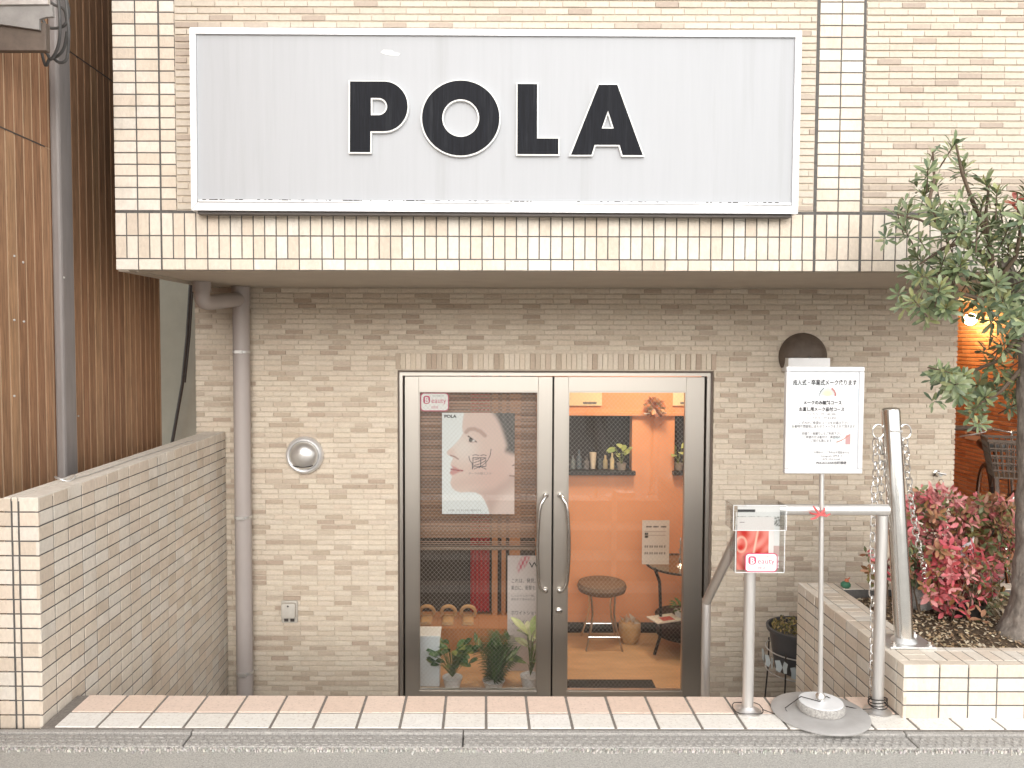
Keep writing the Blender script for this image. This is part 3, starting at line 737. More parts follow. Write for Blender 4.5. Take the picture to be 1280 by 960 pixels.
for ch_, loops in LET.items():
    wl = [[(P(a, c, YL).x, P(a, c, YL).z) for a, c in l] for l in loops]
    back = []
    for i, l in enumerate(wl):
        s = 1 if area2(l) > 0 else -1
        back.append(offset(l, .0058 * s * (1 if i == 0 else -1)))
    k = MB(); k.prism(back, YL, YSG + .0115); bo = srot(k.build('letter', 'letter_white', SG))
    k = MB(); k.prism(wl, YL - .0025, YL + .004); o = k.build('letter_face', 'letter_black', bo)
k = MB(); c = P(487, 66, YSG)
k.prism([[(c.x - .04, c.z + .004), (c.x - .03, c.z + .014), (c.x + .005, c.z + .013), (c.x + .02, c.z + .003), (c.x + .042, c.z + .001), (c.x + .035, c.z - .009), (c.x + .0, c.z - .008), (c.x - .02, c.z - .004)]], YSG + .0105, YSG + .0125)
srot(k.build('bare_patch', 'letter_white', SG))

# =================================================================== WALL FITTINGS
# downpipe
DP = thing('drain_pipe', P(304, 877, YB - .06), 'mauve grey drain pipe with elbow running down the brick wall', 'drain pipe')
px0 = P(304, 650, YB - .07); r_p = .047
k = MB(); k.tube([(px0.x, YB - .07, ZFL), (px0.x, YB - .07, P(304, 381, YB - .07).z)], r_p, 24); k.build('pipe', 'pipe', DP, True)
k = MB(); k.tube([(px0.x, YB - .07, P(304, 382, YB - .07).z), (px0.x, YB - .07, ZB - .004)], r_p + .005, 24); k.build('collar', 'pipe', DP, True)
e = P(252, 350, YB - .45); j_ = Vector((px0.x, YB - .075, P(304, 374, YB - .07).z))
k = MB(); pts = [Vector((e.x, e.y, ZB - .004)), Vector((e.x, e.y, ZB - .08))]
p_b = Vector((e.x, e.y, ZB - .115)); 
for t in (0, .25, .5, .75, 1): 
    q = pts[1].lerp(p_b, t); w_ = p_b.lerp(p_b.lerp(j_, .22), t); pts.append(q.lerp(w_, t))
pts.append(j_); k.tube(pts, .041, 20); k.build('branch', 'pipe', DP, True)
k = MB(); k.tube([Vector((e.x, e.y, ZB - .003)), Vector((e.x, e.y, ZB - .055))], .047, 20); k.build('collar', 'pipe', DP, True)
for yy in (440, 648, 844):
    zc = P(304, yy, YB - .12).z
    k = MB(); k.tube([(px0.x, YB - .07, zc - .007), (px0.x, YB - .07, zc + .007)], r_p + .003, 24); k.box((px0.x - .022, YB - .128, zc - .009), (px0.x + .022, YB - .115, zc + .009)); k.box((px0.x - .008, YB - .03, zc - .006), (px0.x + .008, YB, zc + .006)); k.build('clamp', 'galvanised', DP, True)
# bulkhead lamp
c = P(379, 570, YB - .05); LP = thing('bulkhead_lamp', (c.x, YB, c.z), 'round bulkhead wall lamp with metal ring, left of the doors', 'lamp')
LP['label'] = 'round bulkhead wall lamp with pale metal ring and shiny dome'
k = MB(); k.lathe([(.109, 0), (.109, .02), (.103, .034), (.094, .04), (.086, .036), (.084, .02)], (c.x, YB, c.z), 48, 'Y'); k.build('ring', 'aluminium', LP, True)
k = MB(); k.lathe([(.086, .018)] + [(.084*math.cos(R(a)), .03 + .055*math.sin(R(a))) for a in range(0, 90, 9)], (c.x, YB, c.z), 48, 'Y'); k.build('dome', 'dome', LP, True)
k = MB(); k.tube([(c.x + .058*math.cos(R(a)), YB - .066, c.z - .05 + .018*math.sin(R(a)*2)*0 - .012*math.sin(R(a))) for a in range(0, 181, 15)], .003, 6); k.build('guard_lip', 'black_iron', LP, True)
# outlet
c = P(361, 766, YB - .03); OB = thing('outlet_box', (c.x, YB, c.z), 'small beige weatherproof outlet cover on the brick wall', 'outlet')
k = MB(); k.box((c.x - .048, YB - .018, c.z - .066), (c.x + .048, YB, c.z + .066), ch=.008); k.build('base', 'outlet', OB, True)
k = MB(); k.box((c.x - .042, YB - .052, c.z - .030), (c.x + .042, YB - .018, c.z + .060), ch=.010); k.build('hood', 'outlet', OB, True)
k = MB(); k.lathe([(.006, 0), (.005, .002)], (c.x + .0, YB - .052, c.z + .045), 12, 'Y'); k.build('screw', 'dark_metal', OB)
for dx in (-.018, .018):
    k = MB(); k.box((c.x + dx - .012, YB - .02, c.z - .056), (c.x + dx + .012, YB - .017, c.z - .036)); k.build('socket', 'dark_metal', OB)
# vent hood
c = P(1007, 446, YB - .05); VH = thing('vent_hood', (c.x, YB, c.z), 'dark brown domed vent hood on the brick wall behind the notice stand', 'vent')
k = MB(); vs, fs = [], []; na, nb_ = 28, 10; rr = .138
for j in range(nb_ + 1):
    ph_ = j/nb_*math.pi/2
    for i in range(na + 1):
        th = -R(28) + (math.pi + 2*R(28))*i/na
        vs.append((c.x + rr*math.cos(th)*math.cos(ph_*.98), YB - .002 - .10*math.sin(ph_), c.z + rr*math.sin(th)*math.cos(ph_*.98)))
for j in range(nb_):
    for i in range(na): a = j*(na+1)+i; fs.append((a, a+1, a+na+2, a+na+1))
k.add(vs, fs); k.build('hood', 'brown_paint', VH, True)
k = MB(); zq = c.z - rr*math.sin(R(28)); k.box((c.x - .118, YB - .103, c.z - .085), (c.x + .118, YB - .002, c.z - .006)); k.build('lower_plate', 'aluminium', VH)
# tap on the wall
c = P(1175, 593, YB - .04); TP = thing('wall_tap', (c.x, YB, c.z), 'small metal hook with a short chain on the brick wall above the shrubs', 'hook')
k = MB(); k.lathe([(.02, 0), (.02, .006), (.012, .01), (.011, .05)], (c.x, YB, c.z), 16, 'Y'); k.build('boss', 'chrome', TP, True)
k = MB(); k.tube([(c.x - .025, YB - .055, c.z + .012), (c.x + .025, YB - .055, c.z + .002)], .006, 8); k.build('lever', 'chrome', TP, True)

# chain links
def link_mesh(L, w, r):
    k = MB(); pts = []; h = L/2 - w/2
    for a in range(-90, 91, 30): pts.append((w/2*math.cos(R(a)), 0, 0)) if 0 else None
    pts = [(w/2*math.cos(R(a)), 0, h + w/2*math.sin(R(a))) for a in range(0, 181, 30)] + [(w/2*math.cos(R(a)), 0, -h + w/2*math.sin(R(a))) for a in range(180, 361, 30)]
    k.tube(pts, r, 6, closed=True); me = k.mesh('chain_link', True); me.materials.append(M['chrome']); return me
LINK = link_mesh(.036, .022, .0028)
def chain(parent, pts, pitch=.029):
    pts = [Vector(p) for p in pts]; acc = 0; i = 0; odd = 0
    seg = [(pts[j+1] - pts[j]).length for j in range(len(pts)-1)]; tot = sum(seg); s = pitch/2
    while s < tot:
        d = s; j = 0
        while j < len(seg) - 1 and d > seg[j]: d -= seg[j]; j += 1
        t = (pts[j+1] - pts[j]).normalized(); p = pts[j] + t*d
        q = t.to_track_quat('Z', 'X').to_matrix().to_4x4()
        o = bpy.data.objects.new('chain_link', LINK); col.objects.link(o); attach(o, parent)
        o.matrix_basis = Matrix.Translation(p + Vector((random.uniform(-.002,.002), random.uniform(-.002,.002), 0))) @ q @ Matrix.Rotation(R(45 + 90*odd + random.uniform(-15, 15)), 4, 'Z')
        odd ^= 1; s += pitch
chain(TP, [P(1176, 600, YB - .05), P(1178, 622, YB - .05), P(1172, 640, YB - .05)])

# =================================================================== RAILING
YRL = 2.80
RL = thing('stair_railing', (.95, YRL, 0), 'steel tube railing at the head of the stairs with sloping handrail', 'railing')
pl, pr = PZ(934, 888, 0), PZ(1098, 891, 0); YRL = (pl.y + pr.y)/2
zr = P(1040, 637, YRL).z; xl_, xr_ = P(936, 800, YRL).x, P(1099, 800, YRL).x
for xx in (xl_, xr_):
    k = MB(); k.tube([(xx, YRL, 0), (xx, YRL, zr - (.0 if xx == xl_ else .019))], .0195, 20); k.build('post', 'satin_steel', RL, True)
    k = MB(); k.lathe([(.047, 0), (.047, .003), (.03, .008), (.0205, .02)], (xx, YRL, .001), 28); k.build('flange', 'satin_steel', RL, True)
k = MB(); k.tube([(xl_ - .02, YRL, zr), (xr_ - .0, YRL, zr), (xr_ + .019, YRL, zr)], .0195, 20); k.build('top_bar', 'satin_steel', RL, True)
hl = P(883, 752, 3.47); hx = hl.x
k = MB(); k.tube([(xl_ - .0, YRL + .005, zr), (hx, 3.47, hl.z), ], .0195, 20); k.build('handrail', 'satin_steel', RL, True)
k = MB(); k.tube([(hx, 3.47, hl.z + .012), (hx, 3.47, -.52)], .0195, 20); k.build('lower_post', 'satin_steel', RL, True)
# brochure box
c = P(949, 672, 2.74); YBX = 2.70
BX = thing('brochure_box', (c.x, YRL, c.z), 'clear acrylic brochure box mounted on the railing post', 'brochure box')
x0_, x1_ = P(919, 690, YBX).x, P(981, 690, YBX).x; z0_, z1_ = P(950, 716, YBX).z, P(950, 640, YBX).z; t_ = .003
yb1 = YRL - .022
k = MB()
k.box((x0_, YBX, z0_), (x1_, YBX + t_, z1_)); k.box((x0_, yb1 - t_, z0_), (x1_, yb1, z1_)); k.box((x0_, YBX + t_, z0_), (x0_ + t_, yb1 - t_, z1_)); k.box((x1_ - t_, YBX + t_, z0_), (x1_, yb1 - t_, z1_)); k.box((x0_ + t_, YBX + t_, z0_), (x1_ - t_, yb1 - t_, z0_ + t_))
k.build('tray', 'clear_acrylic', BX)
lx0, lx1 = P(916, 640, YBX - .01).x, P(983, 640, YBX - .01).x; lz0, lz1 = P(950, 663, YBX - .01).z, P(950, 631, YBX - .01).z
k = MB(); k.box((lx0, YBX - .014, lz0), (lx1, YBX - .011, lz1)); k.box((lx0, YBX - .011, lz1 - .003), (lx1, yb1 + .012, lz1)); k.box((lx0, YBX - .011, lz0), (lx0 + .003, yb1 + .012, lz1 - .003)); k.box((lx1 - .003, YBX - .011, lz0), (lx1, yb1 + .012, lz1 - .003)); k.build('lid', 'clear_acrylic', BX)
k = MB()
for (xa, xc, za, zc_, yy) in ((x0_, x1_, z0_, z0_ + .0025, YBX - .001), (lx0, lx1, lz0, lz0 + .002, YBX - .0155), (lx0, lx1, lz1 - .002, lz1, YBX - .0155)): k.box((xa, yy, za), (xc, yy + .0012, zc_))
for xx, za, zc_, yy in ((x0_, z0_, z1_, YBX - .001), (x1_ - .002, z0_, z1_, YBX - .001), (lx0, lz0, lz1, YBX - .0155), (lx1 - .002, lz0, lz1, YBX - .0155)): k.box((xx, yy, za), (xx + .002, yy + .0012, zc_))
k.build('polished_edge', 'white_gloss', BX)
k = MB(); k.box((xl_ - .03, yb1, z0_ + .03), (xl_ + .03, YRL - .015, z0_ + .07)); k.build('bracket', 'dark_metal', BX)

def painted(name, w, h, nx, ny, fn, parent=None, mat='print', thick=.0012):
    """flat printed sheet, w x h, front at y=0, lower left at origin; colours from fn(u,v) arrays, v up"""
    u, v = np.meshgrid(np.linspace(0, 1, nx), np.linspace(0, 1, ny)); rgb = np.clip(fn(u, v), 0, 1)
    vs = np.stack([u*w, np.zeros_like(u), v*h], -1).reshape(-1, 3)
    fs = [(j*nx+i, j*nx+i+1, (j+1)*nx+i+1, (j+1)*nx+i) for j in range(ny-1) for i in range(nx-1)]
    n0 = len(vs); vs = vs.tolist() + [(0, thick, 0), (w, thick, 0), (w, thick, h), (0, thick, h)]
    c_ = [0, nx-1, n0-1, (ny-1)*nx]
    fs += [(n0+3, n0+2, n0+1, n0)]
    me = bpy.data.meshes.new(name); me.from_pydata(vs, [], fs)
    a = me.color_attributes.new('tint', 'FLOAT_COLOR', 'POINT'); arr = np.ones((len(vs), 4), np.float32); arr[:n0, :3] = rgb.reshape(-1, 3); arr[n0:, :3] = .6
    a.data.foreach_set('color', arr.ravel()); return link(me, name, mat, parent)
def lin(r, g, b): return np.array([((x/255)/12.92 if x/255 <= .04045 else ((x/255 + .055)/1.055)**2.4) for x in (r, g, b)])*.76
def mixc(base, colr, m): return base*(1 - m[..., None]) + np.asarray(colr)*m[..., None]
def sstep(x, a, c): t = np.clip((x - a)/(c - a), 0, 1); return t*t*(3 - 2*t)
def blob(u, v, cx, cy, rx, ry, rot=0, soft=.3):
    du, dv = u - cx, v - cy; c_, s_ = math.cos(rot), math.sin(rot); a = (du*c_ + dv*s_)/rx; e_ = (-du*s_ + dv*c_)/ry
    return 1 - sstep(np.sqrt(a*a + e_*e_), 1 - soft, 1 + soft)
def sdpoly(u, v, pts):
    pts = np.array(pts); d = np.full(u.shape, 1e9); s = np.ones(u.shape)
    n_ = len(pts)
    for i in range(n_):
        a, c_ = pts[i], pts[i-1]; e_ = c_ - a; wx, wy = u - a[0], v - a[1]
        t = np.clip((wx*e_[0] + wy*e_[1])/(e_ @ e_), 0, 1); d = np.minimum(d, (wx - e_[0]*t)**2 + (wy - e_[1]*t)**2)
        c1, c2, c3 = v >= a[1], v < c_[1], e_[0]*wy > e_[1]*wx
        s = np.where((c1 & c2 & c3) | (~c1 & ~c2 & ~c3), -s, s)
    return s*np.sqrt(d)
def leaflet_red(u, v):
    base = np.ones(u.shape + (3,))*lin(248, 240, 236)
    red = (v < .74) & (u < .86)
    w_ = np.sin(u*9 + 3*np.sin(v*7)) * np.cos(v*6 + 2*np.sin(u*5))
    fab = lin(232, 110, 96)*(1 - .0) + (w_[..., None])*np.array([.16, .15, .13])
    st_ = sstep(np.abs(u - .48 - .25*(v - .4)), .05, .0)*.8 + sstep(np.abs((u - .12)**2 + (v - .48)**2 - .02), .012, 0)*.6
    fab = mixc(fab, lin(255, 225, 200), np.clip(st_, 0, .9)*(v > .3))
    out = np.where(red[..., None], fab, base)
    return mixc(out, lin(90, 70, 70), ((np.abs(v - .9) < .006) & (u > .06) & (u < .2)).astype(float))
def leaflet_grey(u, v):
    base = np.ones(u.shape + (3,))*lin(244, 243, 240)
    n_ = np.sin(u*31 + 5*np.sin(v*23))*np.cos(v*37 + 4*np.sin(u*17))
    pic = ((v > .68) & (v < .84)).astype(float)
    out = mixc(base, lin(120, 118, 112), pic*np.clip(.5 + .6*n_, 0, 1)); out = mixc(out, lin(60, 60, 62), ((v > .9) & (v < .945) & (u < .42)).astype(float))
    out = mixc(out, lin(200, 150, 140), ((v < .36) & (v > .2) & (u > .7)).astype(float)*.7)
    return mixc(out, lin(190, 120, 140), ((v < .13)).astype(float)*np.clip(.4 + .8*n_, 0, 1)*(u > .75))
lw, lh = P(975, 690, 2.73).x - P(922, 690, 2.73).x, P(950, 635, 2.73).z - P(950, 713, 2.73).z
o = painted('leaflet', lw, lh, 60, 90, leaflet_grey); o.location = (P(922, 700, 2.73).x, 2.738, z0_ + .004)
tag(o, 'white and grey leaflet standing rear in the acrylic box', 'leaflet')
lw2, lh2 = P(967, 690, 2.72).x - P(921, 690, 2.72).x, P(950, 648, 2.72).z - P(950, 714, 2.72).z
o = painted('leaflet', lw2, lh2, 70, 100, leaflet_red); o.location = (P(921, 700, 2.72).x, 2.722, z0_ + .004)
tag(o, 'leaflet with coral red fabric picture, foremost in the acrylic box', 'leaflet')
def rrect(x0, z0, x1, z1, r): return [q for cx, cz, a in ((x1-r, z1-r, 0), (x0+r, z1-r, 90), (x0+r, z0+r, 180), (x1-r, z0+r, 270)) for q in arc(cx, cz, r, r, a, a+90, 5)]
def beauty_sticker(parent, x0, z0, w_, h_, y):
    k = MB(); k.prism([rrect(x0, z0, x0+w_, z0+h_, h_*.2)], y, y + .0008); s = k.build('sticker', 'ink_pink', parent)
    k = MB(); q = h_*.05; k.prism([rrect(x0+q, z0+q, x0+w_-q, z0+h_-q, h_*.16)], y - .0006, y); k.build('sticker_face', 'white_print', s)
    k = MB(); k.prism([rrect(x0+w_*.10, z0+h_*.40, x0+w_*.34, z0+h_*.84, h_*.14)], y - .0011, y - .0007); k.build('sticker_emblem', 'ink_pink', s)
    lettering('B', (x0 + w_*.155, y - .0014, z0 + h_*.46), h_*.43, 'white_print', s, width=w_*.13, bold=h_*.012)
    lettering('eauty', (x0 + w_*.38, y - .001, z0 + h_*.45), h_*.40, 'ink_pink', s, width=w_*.52)
    lettering('POLA THE BEAUTY', (x0 + w_*.42, y - .001, z0 + h_*.80), h_*.09, 'ink_soft', s, width=w_*.40)
    lettering('出町店', (x0 + w_*.38, y - .001, z0 + h_*.16), h_*.16, 'ink_pink', s, width=w_*.24)
    return s
c0, c1 = P(931, 715, YBX - .004), P(972, 691.5, YBX - .004)
beauty_sticker(BX, c0.x, c0.z, c1.x - c0.x, c1.z - c0.z, YBX - .004)

# =================================================================== NOTICE STAND
b0_ = PZ(1025, 893, 0)
NS = thing('notice_stand', (b0_.x, b0_.y, 0), 'metal notice stand with round base and framed white makeup notice', 'notice stand')
TILT = Matrix.Translation((b0_.x, b0_.y, .004)) @ Matrix.Rotation(R(-1.2), 4, 'X') @ Matrix.Translation((-b0_.x, -b0_.y, 0))
k = MB(); k.lathe([(.158, .0), (.163, .002), (.163, .007), (.158, .010), (.12, .012), (.07, .016), (.03, .018)], (b0_.x, b0_.y, .0015), 72); k.build('base', 'base_metal', NS, True)
k = MB(); k.lathe([(.078, 0), (.080, .004), (.080, .022), (.075, .028), (.02, .029)], (b0_.x + .002, b0_.y - .0, .018), 40); k.build('weight', 'concrete', NS, True)
k = MB(); k.lathe([(.074, .0), (.073, .003), (.02, .0035)], (b0_.x + .002, b0_.y, .0465), 40); k.build('weight_top', 'white_gloss', NS, True)
ptop = P(1027, 590, b0_.y + .005)
k = MB(); k.tube([(b0_.x, b0_.y, .02), (ptop.x, b0_.y + .005, ptop.z + .02)], .0085, 16); k.build('pole', 'satin_steel', NS, True)
k = MB(); k.lathe([(.016, 0), (.016, .02), (.010, .028)], (b0_.x, b0_.y, .049), 20); k.build('collar', 'chrome', NS, True)
YN = b0_.y - .02
nx0, nx1 = (P(981, 458, YN).x + P(981.5, 592, YN).x)/2, (P(1080, 458, YN).x + P(1077.5, 592, YN).x)/2; nz0, nz1 = P(1030, 592, YN).z, P(1030, 458.5, YN).z
k = MB(); k.box((nx0 + .008, YN + .004, nz0 + .008), (nx1 - .008, YN + .012, nz1 - .008)); k.build('back_board', 'aluminium', NS)
fw = .0165
for a, c_ in (((nx0, nz1 - fw), (nx1, nz1)), ((nx0, nz0), (nx1, nz0 + fw)), ((nx0, nz0 + fw), (nx0 + fw, nz1 - fw)), ((nx1 - fw, nz0 + fw), (nx1, nz1 - fw))):
    k = MB(); k.box((a[0], YN - .006, a[1]), (c_[0], YN + .015, c_[1]), ch=.003); k.build('frame_bar', 'aluminium', NS)
def notice(u, v):
    out = np.ones(u.shape + (3,))*lin(250, 250, 251)
    out = mixc(out, lin(222, 236, 240), blob(u, v, .25, .80, .35, .10, 0, .8)*.6); out = mixc(out, lin(214, 228, 232), ((u > .73) & (v > .745) & (v < .825)).astype(float)*.8)
    out = mixc(out, lin(228, 238, 242), ((u > .85) & (v > .66) & (v < .745)).astype(float)*.6)
    rg = np.hypot((u - .55)*1.0, (v - .755)*1.35); out = mixc(out, lin(210, 214, 212), ((rg < .105) & (v > .755)).astype(float)); out = mixc(out, lin(238, 236, 190), blob(u, v, .545, .775, .06, .03))
    out = mixc(out, lin(190, 120, 115), ((rg > .10) & (rg < .125) & (v > .75) & (u > .6)).astype(float)); out = mixc(out, lin(90, 95, 100), ((rg > .112) & (rg < .125) & (v > .75) & (u < .5)).astype(float))
    out = mixc(out, lin(214, 238, 242), blob(u, v, .72, .27, .12, .05)*.8); t = (u - .68)/.2
    out = mixc(out, lin(205, 160, 160), ((u > .82) & (u < .89) & (v < .36 - (.88 - u)*.3) & (v > .25)).astype(float)); out = mixc(out, lin(200, 140, 120), (np.abs(v - (.275 + .075*np.clip(t, 0, 1)**1.5)) < .006).astype(float)*((t > 0) & (t < 1)))
    out = mixc(out, lin(225, 235, 215), blob(u, v, .05, .38, .06, .05)*.5); return mixc(out, lin(216, 226, 236), sstep(np.minimum(np.minimum(u, 1-u), np.minimum(v, 1-v)), .05, 0)*.6)
pw_, ph_ = nx1 - nx0 - 2*fw, nz1 - nz0 - 2*fw
o = painted('notice_sheet', pw_, ph_, 110, 150, notice, NS); o.matrix_basis = Matrix.Translation((nx0 + fw, YN + .001, nz0 + fw))
def nline(s, xc, yv, wv, hv, mat='ink', bold=0.0):   # centre u, baseline v, width u, height v
    lettering(s, (nx0 + fw + (xc - wv/2)*pw_, YN - .0004, nz0 + fw + yv*ph_), hv*ph_, mat, NS, width=wv*pw_, bold=bold)
nline('成人式・卒業式メーク承ります', .50, .865, .93, .062, bold=.0004)
nline('メークのみ無料コース', .47, .665, .56, .045, bold=.0005); nline('お直し用メーク品付コース', .46, .598, .66, .045, bold=.0005)
nline('・アイカラー付　¥3,300', .42, .552, .46, .032, 'ink_soft'); nline('・リップカラー付 ¥3,850', .42, .513, .48, .032, 'ink_soft')
nline('いずれかご希望のコースをお選び下さい', .50, .462, .74, .034); nline('お着物や雰囲気に合わせてメークをさせて頂きます', .49, .425, .92, .034)
nline('前撮り・後撮りにもご利用下さい', .47, .352, .58, .034); nline('ご希望の方は着付け・美容院の', .47, .315, .54, .034); nline('ご紹介も致します', .46, .278, .30, .034)
nline('お問合せ・ご予約はお電話または', .62, .160, .52, .027); nline('Instagram DMまで', .62, .125, .32, .027); nline('075-255-5160', .62, .090, .26, .027); nline('POLACLEAR出町柳店', .62, .050, .44, .034, bold=.0002)
rb = MB(); c = P(1025, 643, b0_.y - .022)
for pts in ([(0,0,0),(-.02,-.004,.022),(-.026,-.006,.03)], [(0,0,0),(.012,-.006,.016),(.014,-.004,.024)], [(0,0,0),(-.02,-.006,-.012),(-.034,-.004,-.016)], [(0,0,0),(.02,-.006,-.004),(.034,-.002,.002)]): rb.tube([c + Vector(p) for p in pts], [.005, .004, .0025], 6)
rb.tube([c + Vector((.024*math.cos(a), .022 + .024*math.sin(a), 0)) for a in [i*math.pi/8 for i in range(16)]], .0035, 6, closed=True)
tag(rb.build('ribbon_tie', 'ribbon', None, True), 'red and white ribbon tying the notice pole to the rail', 'ribbon')
# black wire on the step
wr = MB(); fl = xl_; zz = .006
def loop_at(cx, cy, r, z): return [(cx + r*math.cos(t), cy + r*math.sin(t), z + .004*math.sin(3*t)) for t in [i*2*math.pi/16 for i in range(17)]]
wr.tube(loop_at(xl_, YRL, .052, .012), .0016, 6)
wr.tube([(xl_ + .05, YRL - .01, .012), (xl_ + .09, YRL - .035, .005), (xl_ + .13, YRL - .03, .012), (b0_.x - .12, b0_.y + .01, .018), (b0_.x - .06, b0_.y + .02, .055), (b0_.x - .01, b0_.y - .022, .056), (b0_.x + .03, b0_.y + .02, .056), (b0_.x + .1, b0_.y + .02, .02), (xr_ - .06, YRL, .008), (xr_ - .03, YRL - .02, .02)], .0016, 6)
for i in range(4): wr.tube([(xr_ + .031*math.cos(t), YRL + .031*math.sin(t), .028 + i*.007 + .006*math.sin(t + i)) for t in [j*2*math.pi/16 for j in range(17)]], .0018, 6)
tag(wr.build('binding_wire', 'black_iron', None, True), 'thin black wire running between the railing posts across the round base', 'wire')

# =================================================================== LEANING BOLLARD AND CHAINS
bb = PZ(1130, 801, PZ1 + .006); YBo = bb.y
tt = P(1113, 510, YBo)
BO = thing('leaning_bollard', (bb.x, YBo, PZ1), 'leaning stainless steel bollard bolted to the planter rim', 'bollard')
ax = (tt - bb).normalized()
k = MB(); k.tube([bb - ax*.002, tt - ax*.012, tt - ax*.004, tt], [.0325, .0325, .030, .022], 28); k.build('tube', 'chrome', BO, True)
k = MB(); k.box((bb.x - .085, YBo - .07, PZ1), (bb.x + .085, YBo + .07, PZ1 + .008), ch=.002); k.build('base_plate', 'galvanised', BO)
k = MB(); k.lathe([(.046, 0), (.042, .006), (.034, .014)], (bb.x, YBo, PZ1 + .008), 28); k.build('weld_collar', 'galvanised', BO, True)
for sx in (-1, 1):
    for sy in (-1, 1):
        k = MB(); k.lathe([(.010, 0), (.010, .007), (.006, .008), (.006, .016), (.001, .017)], (bb.x + sx*.066, YBo + sy*.052, PZ1 + .008), 6); k.build('bolt', 'chrome', BO)
hk = bb + ax*((tt - bb).length*.905)
k = MB(); k.box((hk.x - .02, YBo - .037, hk.z - .003), (hk.x + .022, YBo - .028, hk.z + .004), ch=.001); k.build('chain_slot', 'chrome', BO)
for s in (-1, 1):
    cx = hk.x + s*.050
    k = MB(); k.tube([(cx + .021*math.cos(t), YBo, hk.z - .004 + .026*math.sin(t)) for t in [j*2*math.pi/20 for j in range(20)]], .0028, 8, closed=True); k.build('hook_ring', 'chrome', BO, True)
ch1 = thing('hanging_chain', (hk.x - .05, YBo, .05), 'long steel chain hanging from the bollard behind the railing post', 'chain', 'chains hanging from the bollard')
lp = P(1099, 545, YBo); 
chain(ch1, [Vector((hk.x - .055, YBo, hk.z - .032)), P(1094, 600, YBo), P(1092, 640, YBo - .01), P(1091, 700, YBo - .03), P(1091, 800, YBo - .06), P(1091, 872, YRL + .0)])
ch1b = thing('hanging_chain', (hk.x - .04, YBo, .5), 'short doubled steel chain strand ending behind the top rail', 'chain', 'chains hanging from the bollard')
chain(ch1b, [Vector((hk.x - .045, YBo + .01, hk.z - .032)), P(1103, 570, YBo + .01), P(1101, 600, YBo + .01), P(1101, 660, YBo + .012)])
ch2 = thing('hanging_chain', (hk.x + .06, YBo, .5), 'steel chain draped from the bollard into the red shrubs', 'chain', 'chains hanging from the bollard')
chain(ch2, [Vector((hk.x + .050, YBo, hk.z - .032)), P(1133, 570, YBo + .03), P(1138, 620, YBo + .08), P(1144, 660, YBo + .13), P(1150, 690, YBo + .16), P(1157, 720, YBo + .22)])

# =================================================================== POT ON WIRE STAND
YPt = 4.12; c = P(1001, 784, YPt); pz = c.z
PS = thing('plant_stand', (c.x, YPt, ZFL), 'wire plant stand with pale butterfly ornaments, half hidden by the planter', 'plant stand')
rw = .172
for zz in (pz - .115, pz - .225):
    k = MB(); k.tube([(c.x + rw*math.cos(t), YPt + rw*math.sin(t), zz) for t in [i*2*math.pi/28 for i in range(28)]], .0035, 6, closed=True); k.build('hoop', 'galvanised', PS, True)
for a in (45, 135, 225, 315):
    q = Vector((c.x + rw*math.cos(R(a)), YPt + rw*math.sin(R(a)), 0)); q2 = Vector((c.x + rw*1.2*math.cos(R(a)), YPt + rw*1.2*math.sin(R(a)), 0))
    k = MB(); k.tube([(q.x, q.y, pz - .10), (q.x, q.y, pz - .23), (q2.x, q2.y, ZFL)], .0045, 6); k.build('leg', 'dark_metal', PS, True)
for a in range(170, 371, 25):
    for s in (-1, 1):
        k = MB(); ctr = Vector((c.x + (rw + .004)*math.cos(R(a)), YPt + (rw + .004)*math.sin(R(a)), pz - .172 + random.uniform(-.012, .012)))
        tx = Vector((-math.sin(R(a)), math.cos(R(a)), 0)); ox = Vector((math.cos(R(a)), math.sin(R(a)), 0)); uz = Vector((0, 0, 1))
        pts = [ctr, ctr + tx*s*.012 + uz*.036 + ox*.006, ctr + tx*s*.036 + uz*.030 + ox*.012, ctr + tx*s*.030 + uz*.004 + ox*.010, ctr + tx*s*.030 - uz*.022 + ox*.010, ctr + tx*s*.010 - uz*.028 + ox*.004]
        k.add(pts, [(0,1,2,3), (0,3,4,5)], (.55, .62, .64)); k.build('butterfly_wing', 'paint', PS)
PT = thing('dark_pot', (c.x, YPt, pz - .22), 'dark grey plastic pot of dry plants in the wire stand', 'pot')
k = MB(); k.lathe([(.125, -.222), (.158, -.02), (.170, -.018), (.172, 0), (.160, .002), (.154, -.03), (.01, -.035)], (c.x, YPt, pz), 40); k.build('pot', 'plastic_grey', PT, True)
k = MB()
for i in range(420):
    a = random.uniform(0, 6.28); rr_ = .145*math.sqrt(random.random()); q = Vector((c.x + rr_*math.cos(a), YPt + rr_*math.sin(a), pz - .02 + random.uniform(0, .035)))
    E = Euler((random.uniform(-1.2,1.2), random.uniform(-1.2,1.2), random.uniform(0,6))).to_matrix(); s = random.uniform(.007, .016)
    k.add([(E @ Vector(p) + q)[:] for p in ((-s,0,0),(0,-s*.4,.002),(s,0,0),(0,s*.4,.002))], [(0,1,2,3)], jit(random.choice([(.30,.22,.08),(.22,.20,.06),(.40,.30,.15),(.14,.12,.04)]), .25))
o = k.build('dry_foliage', 'leaf', PT); o['kind'] = 'stuff'

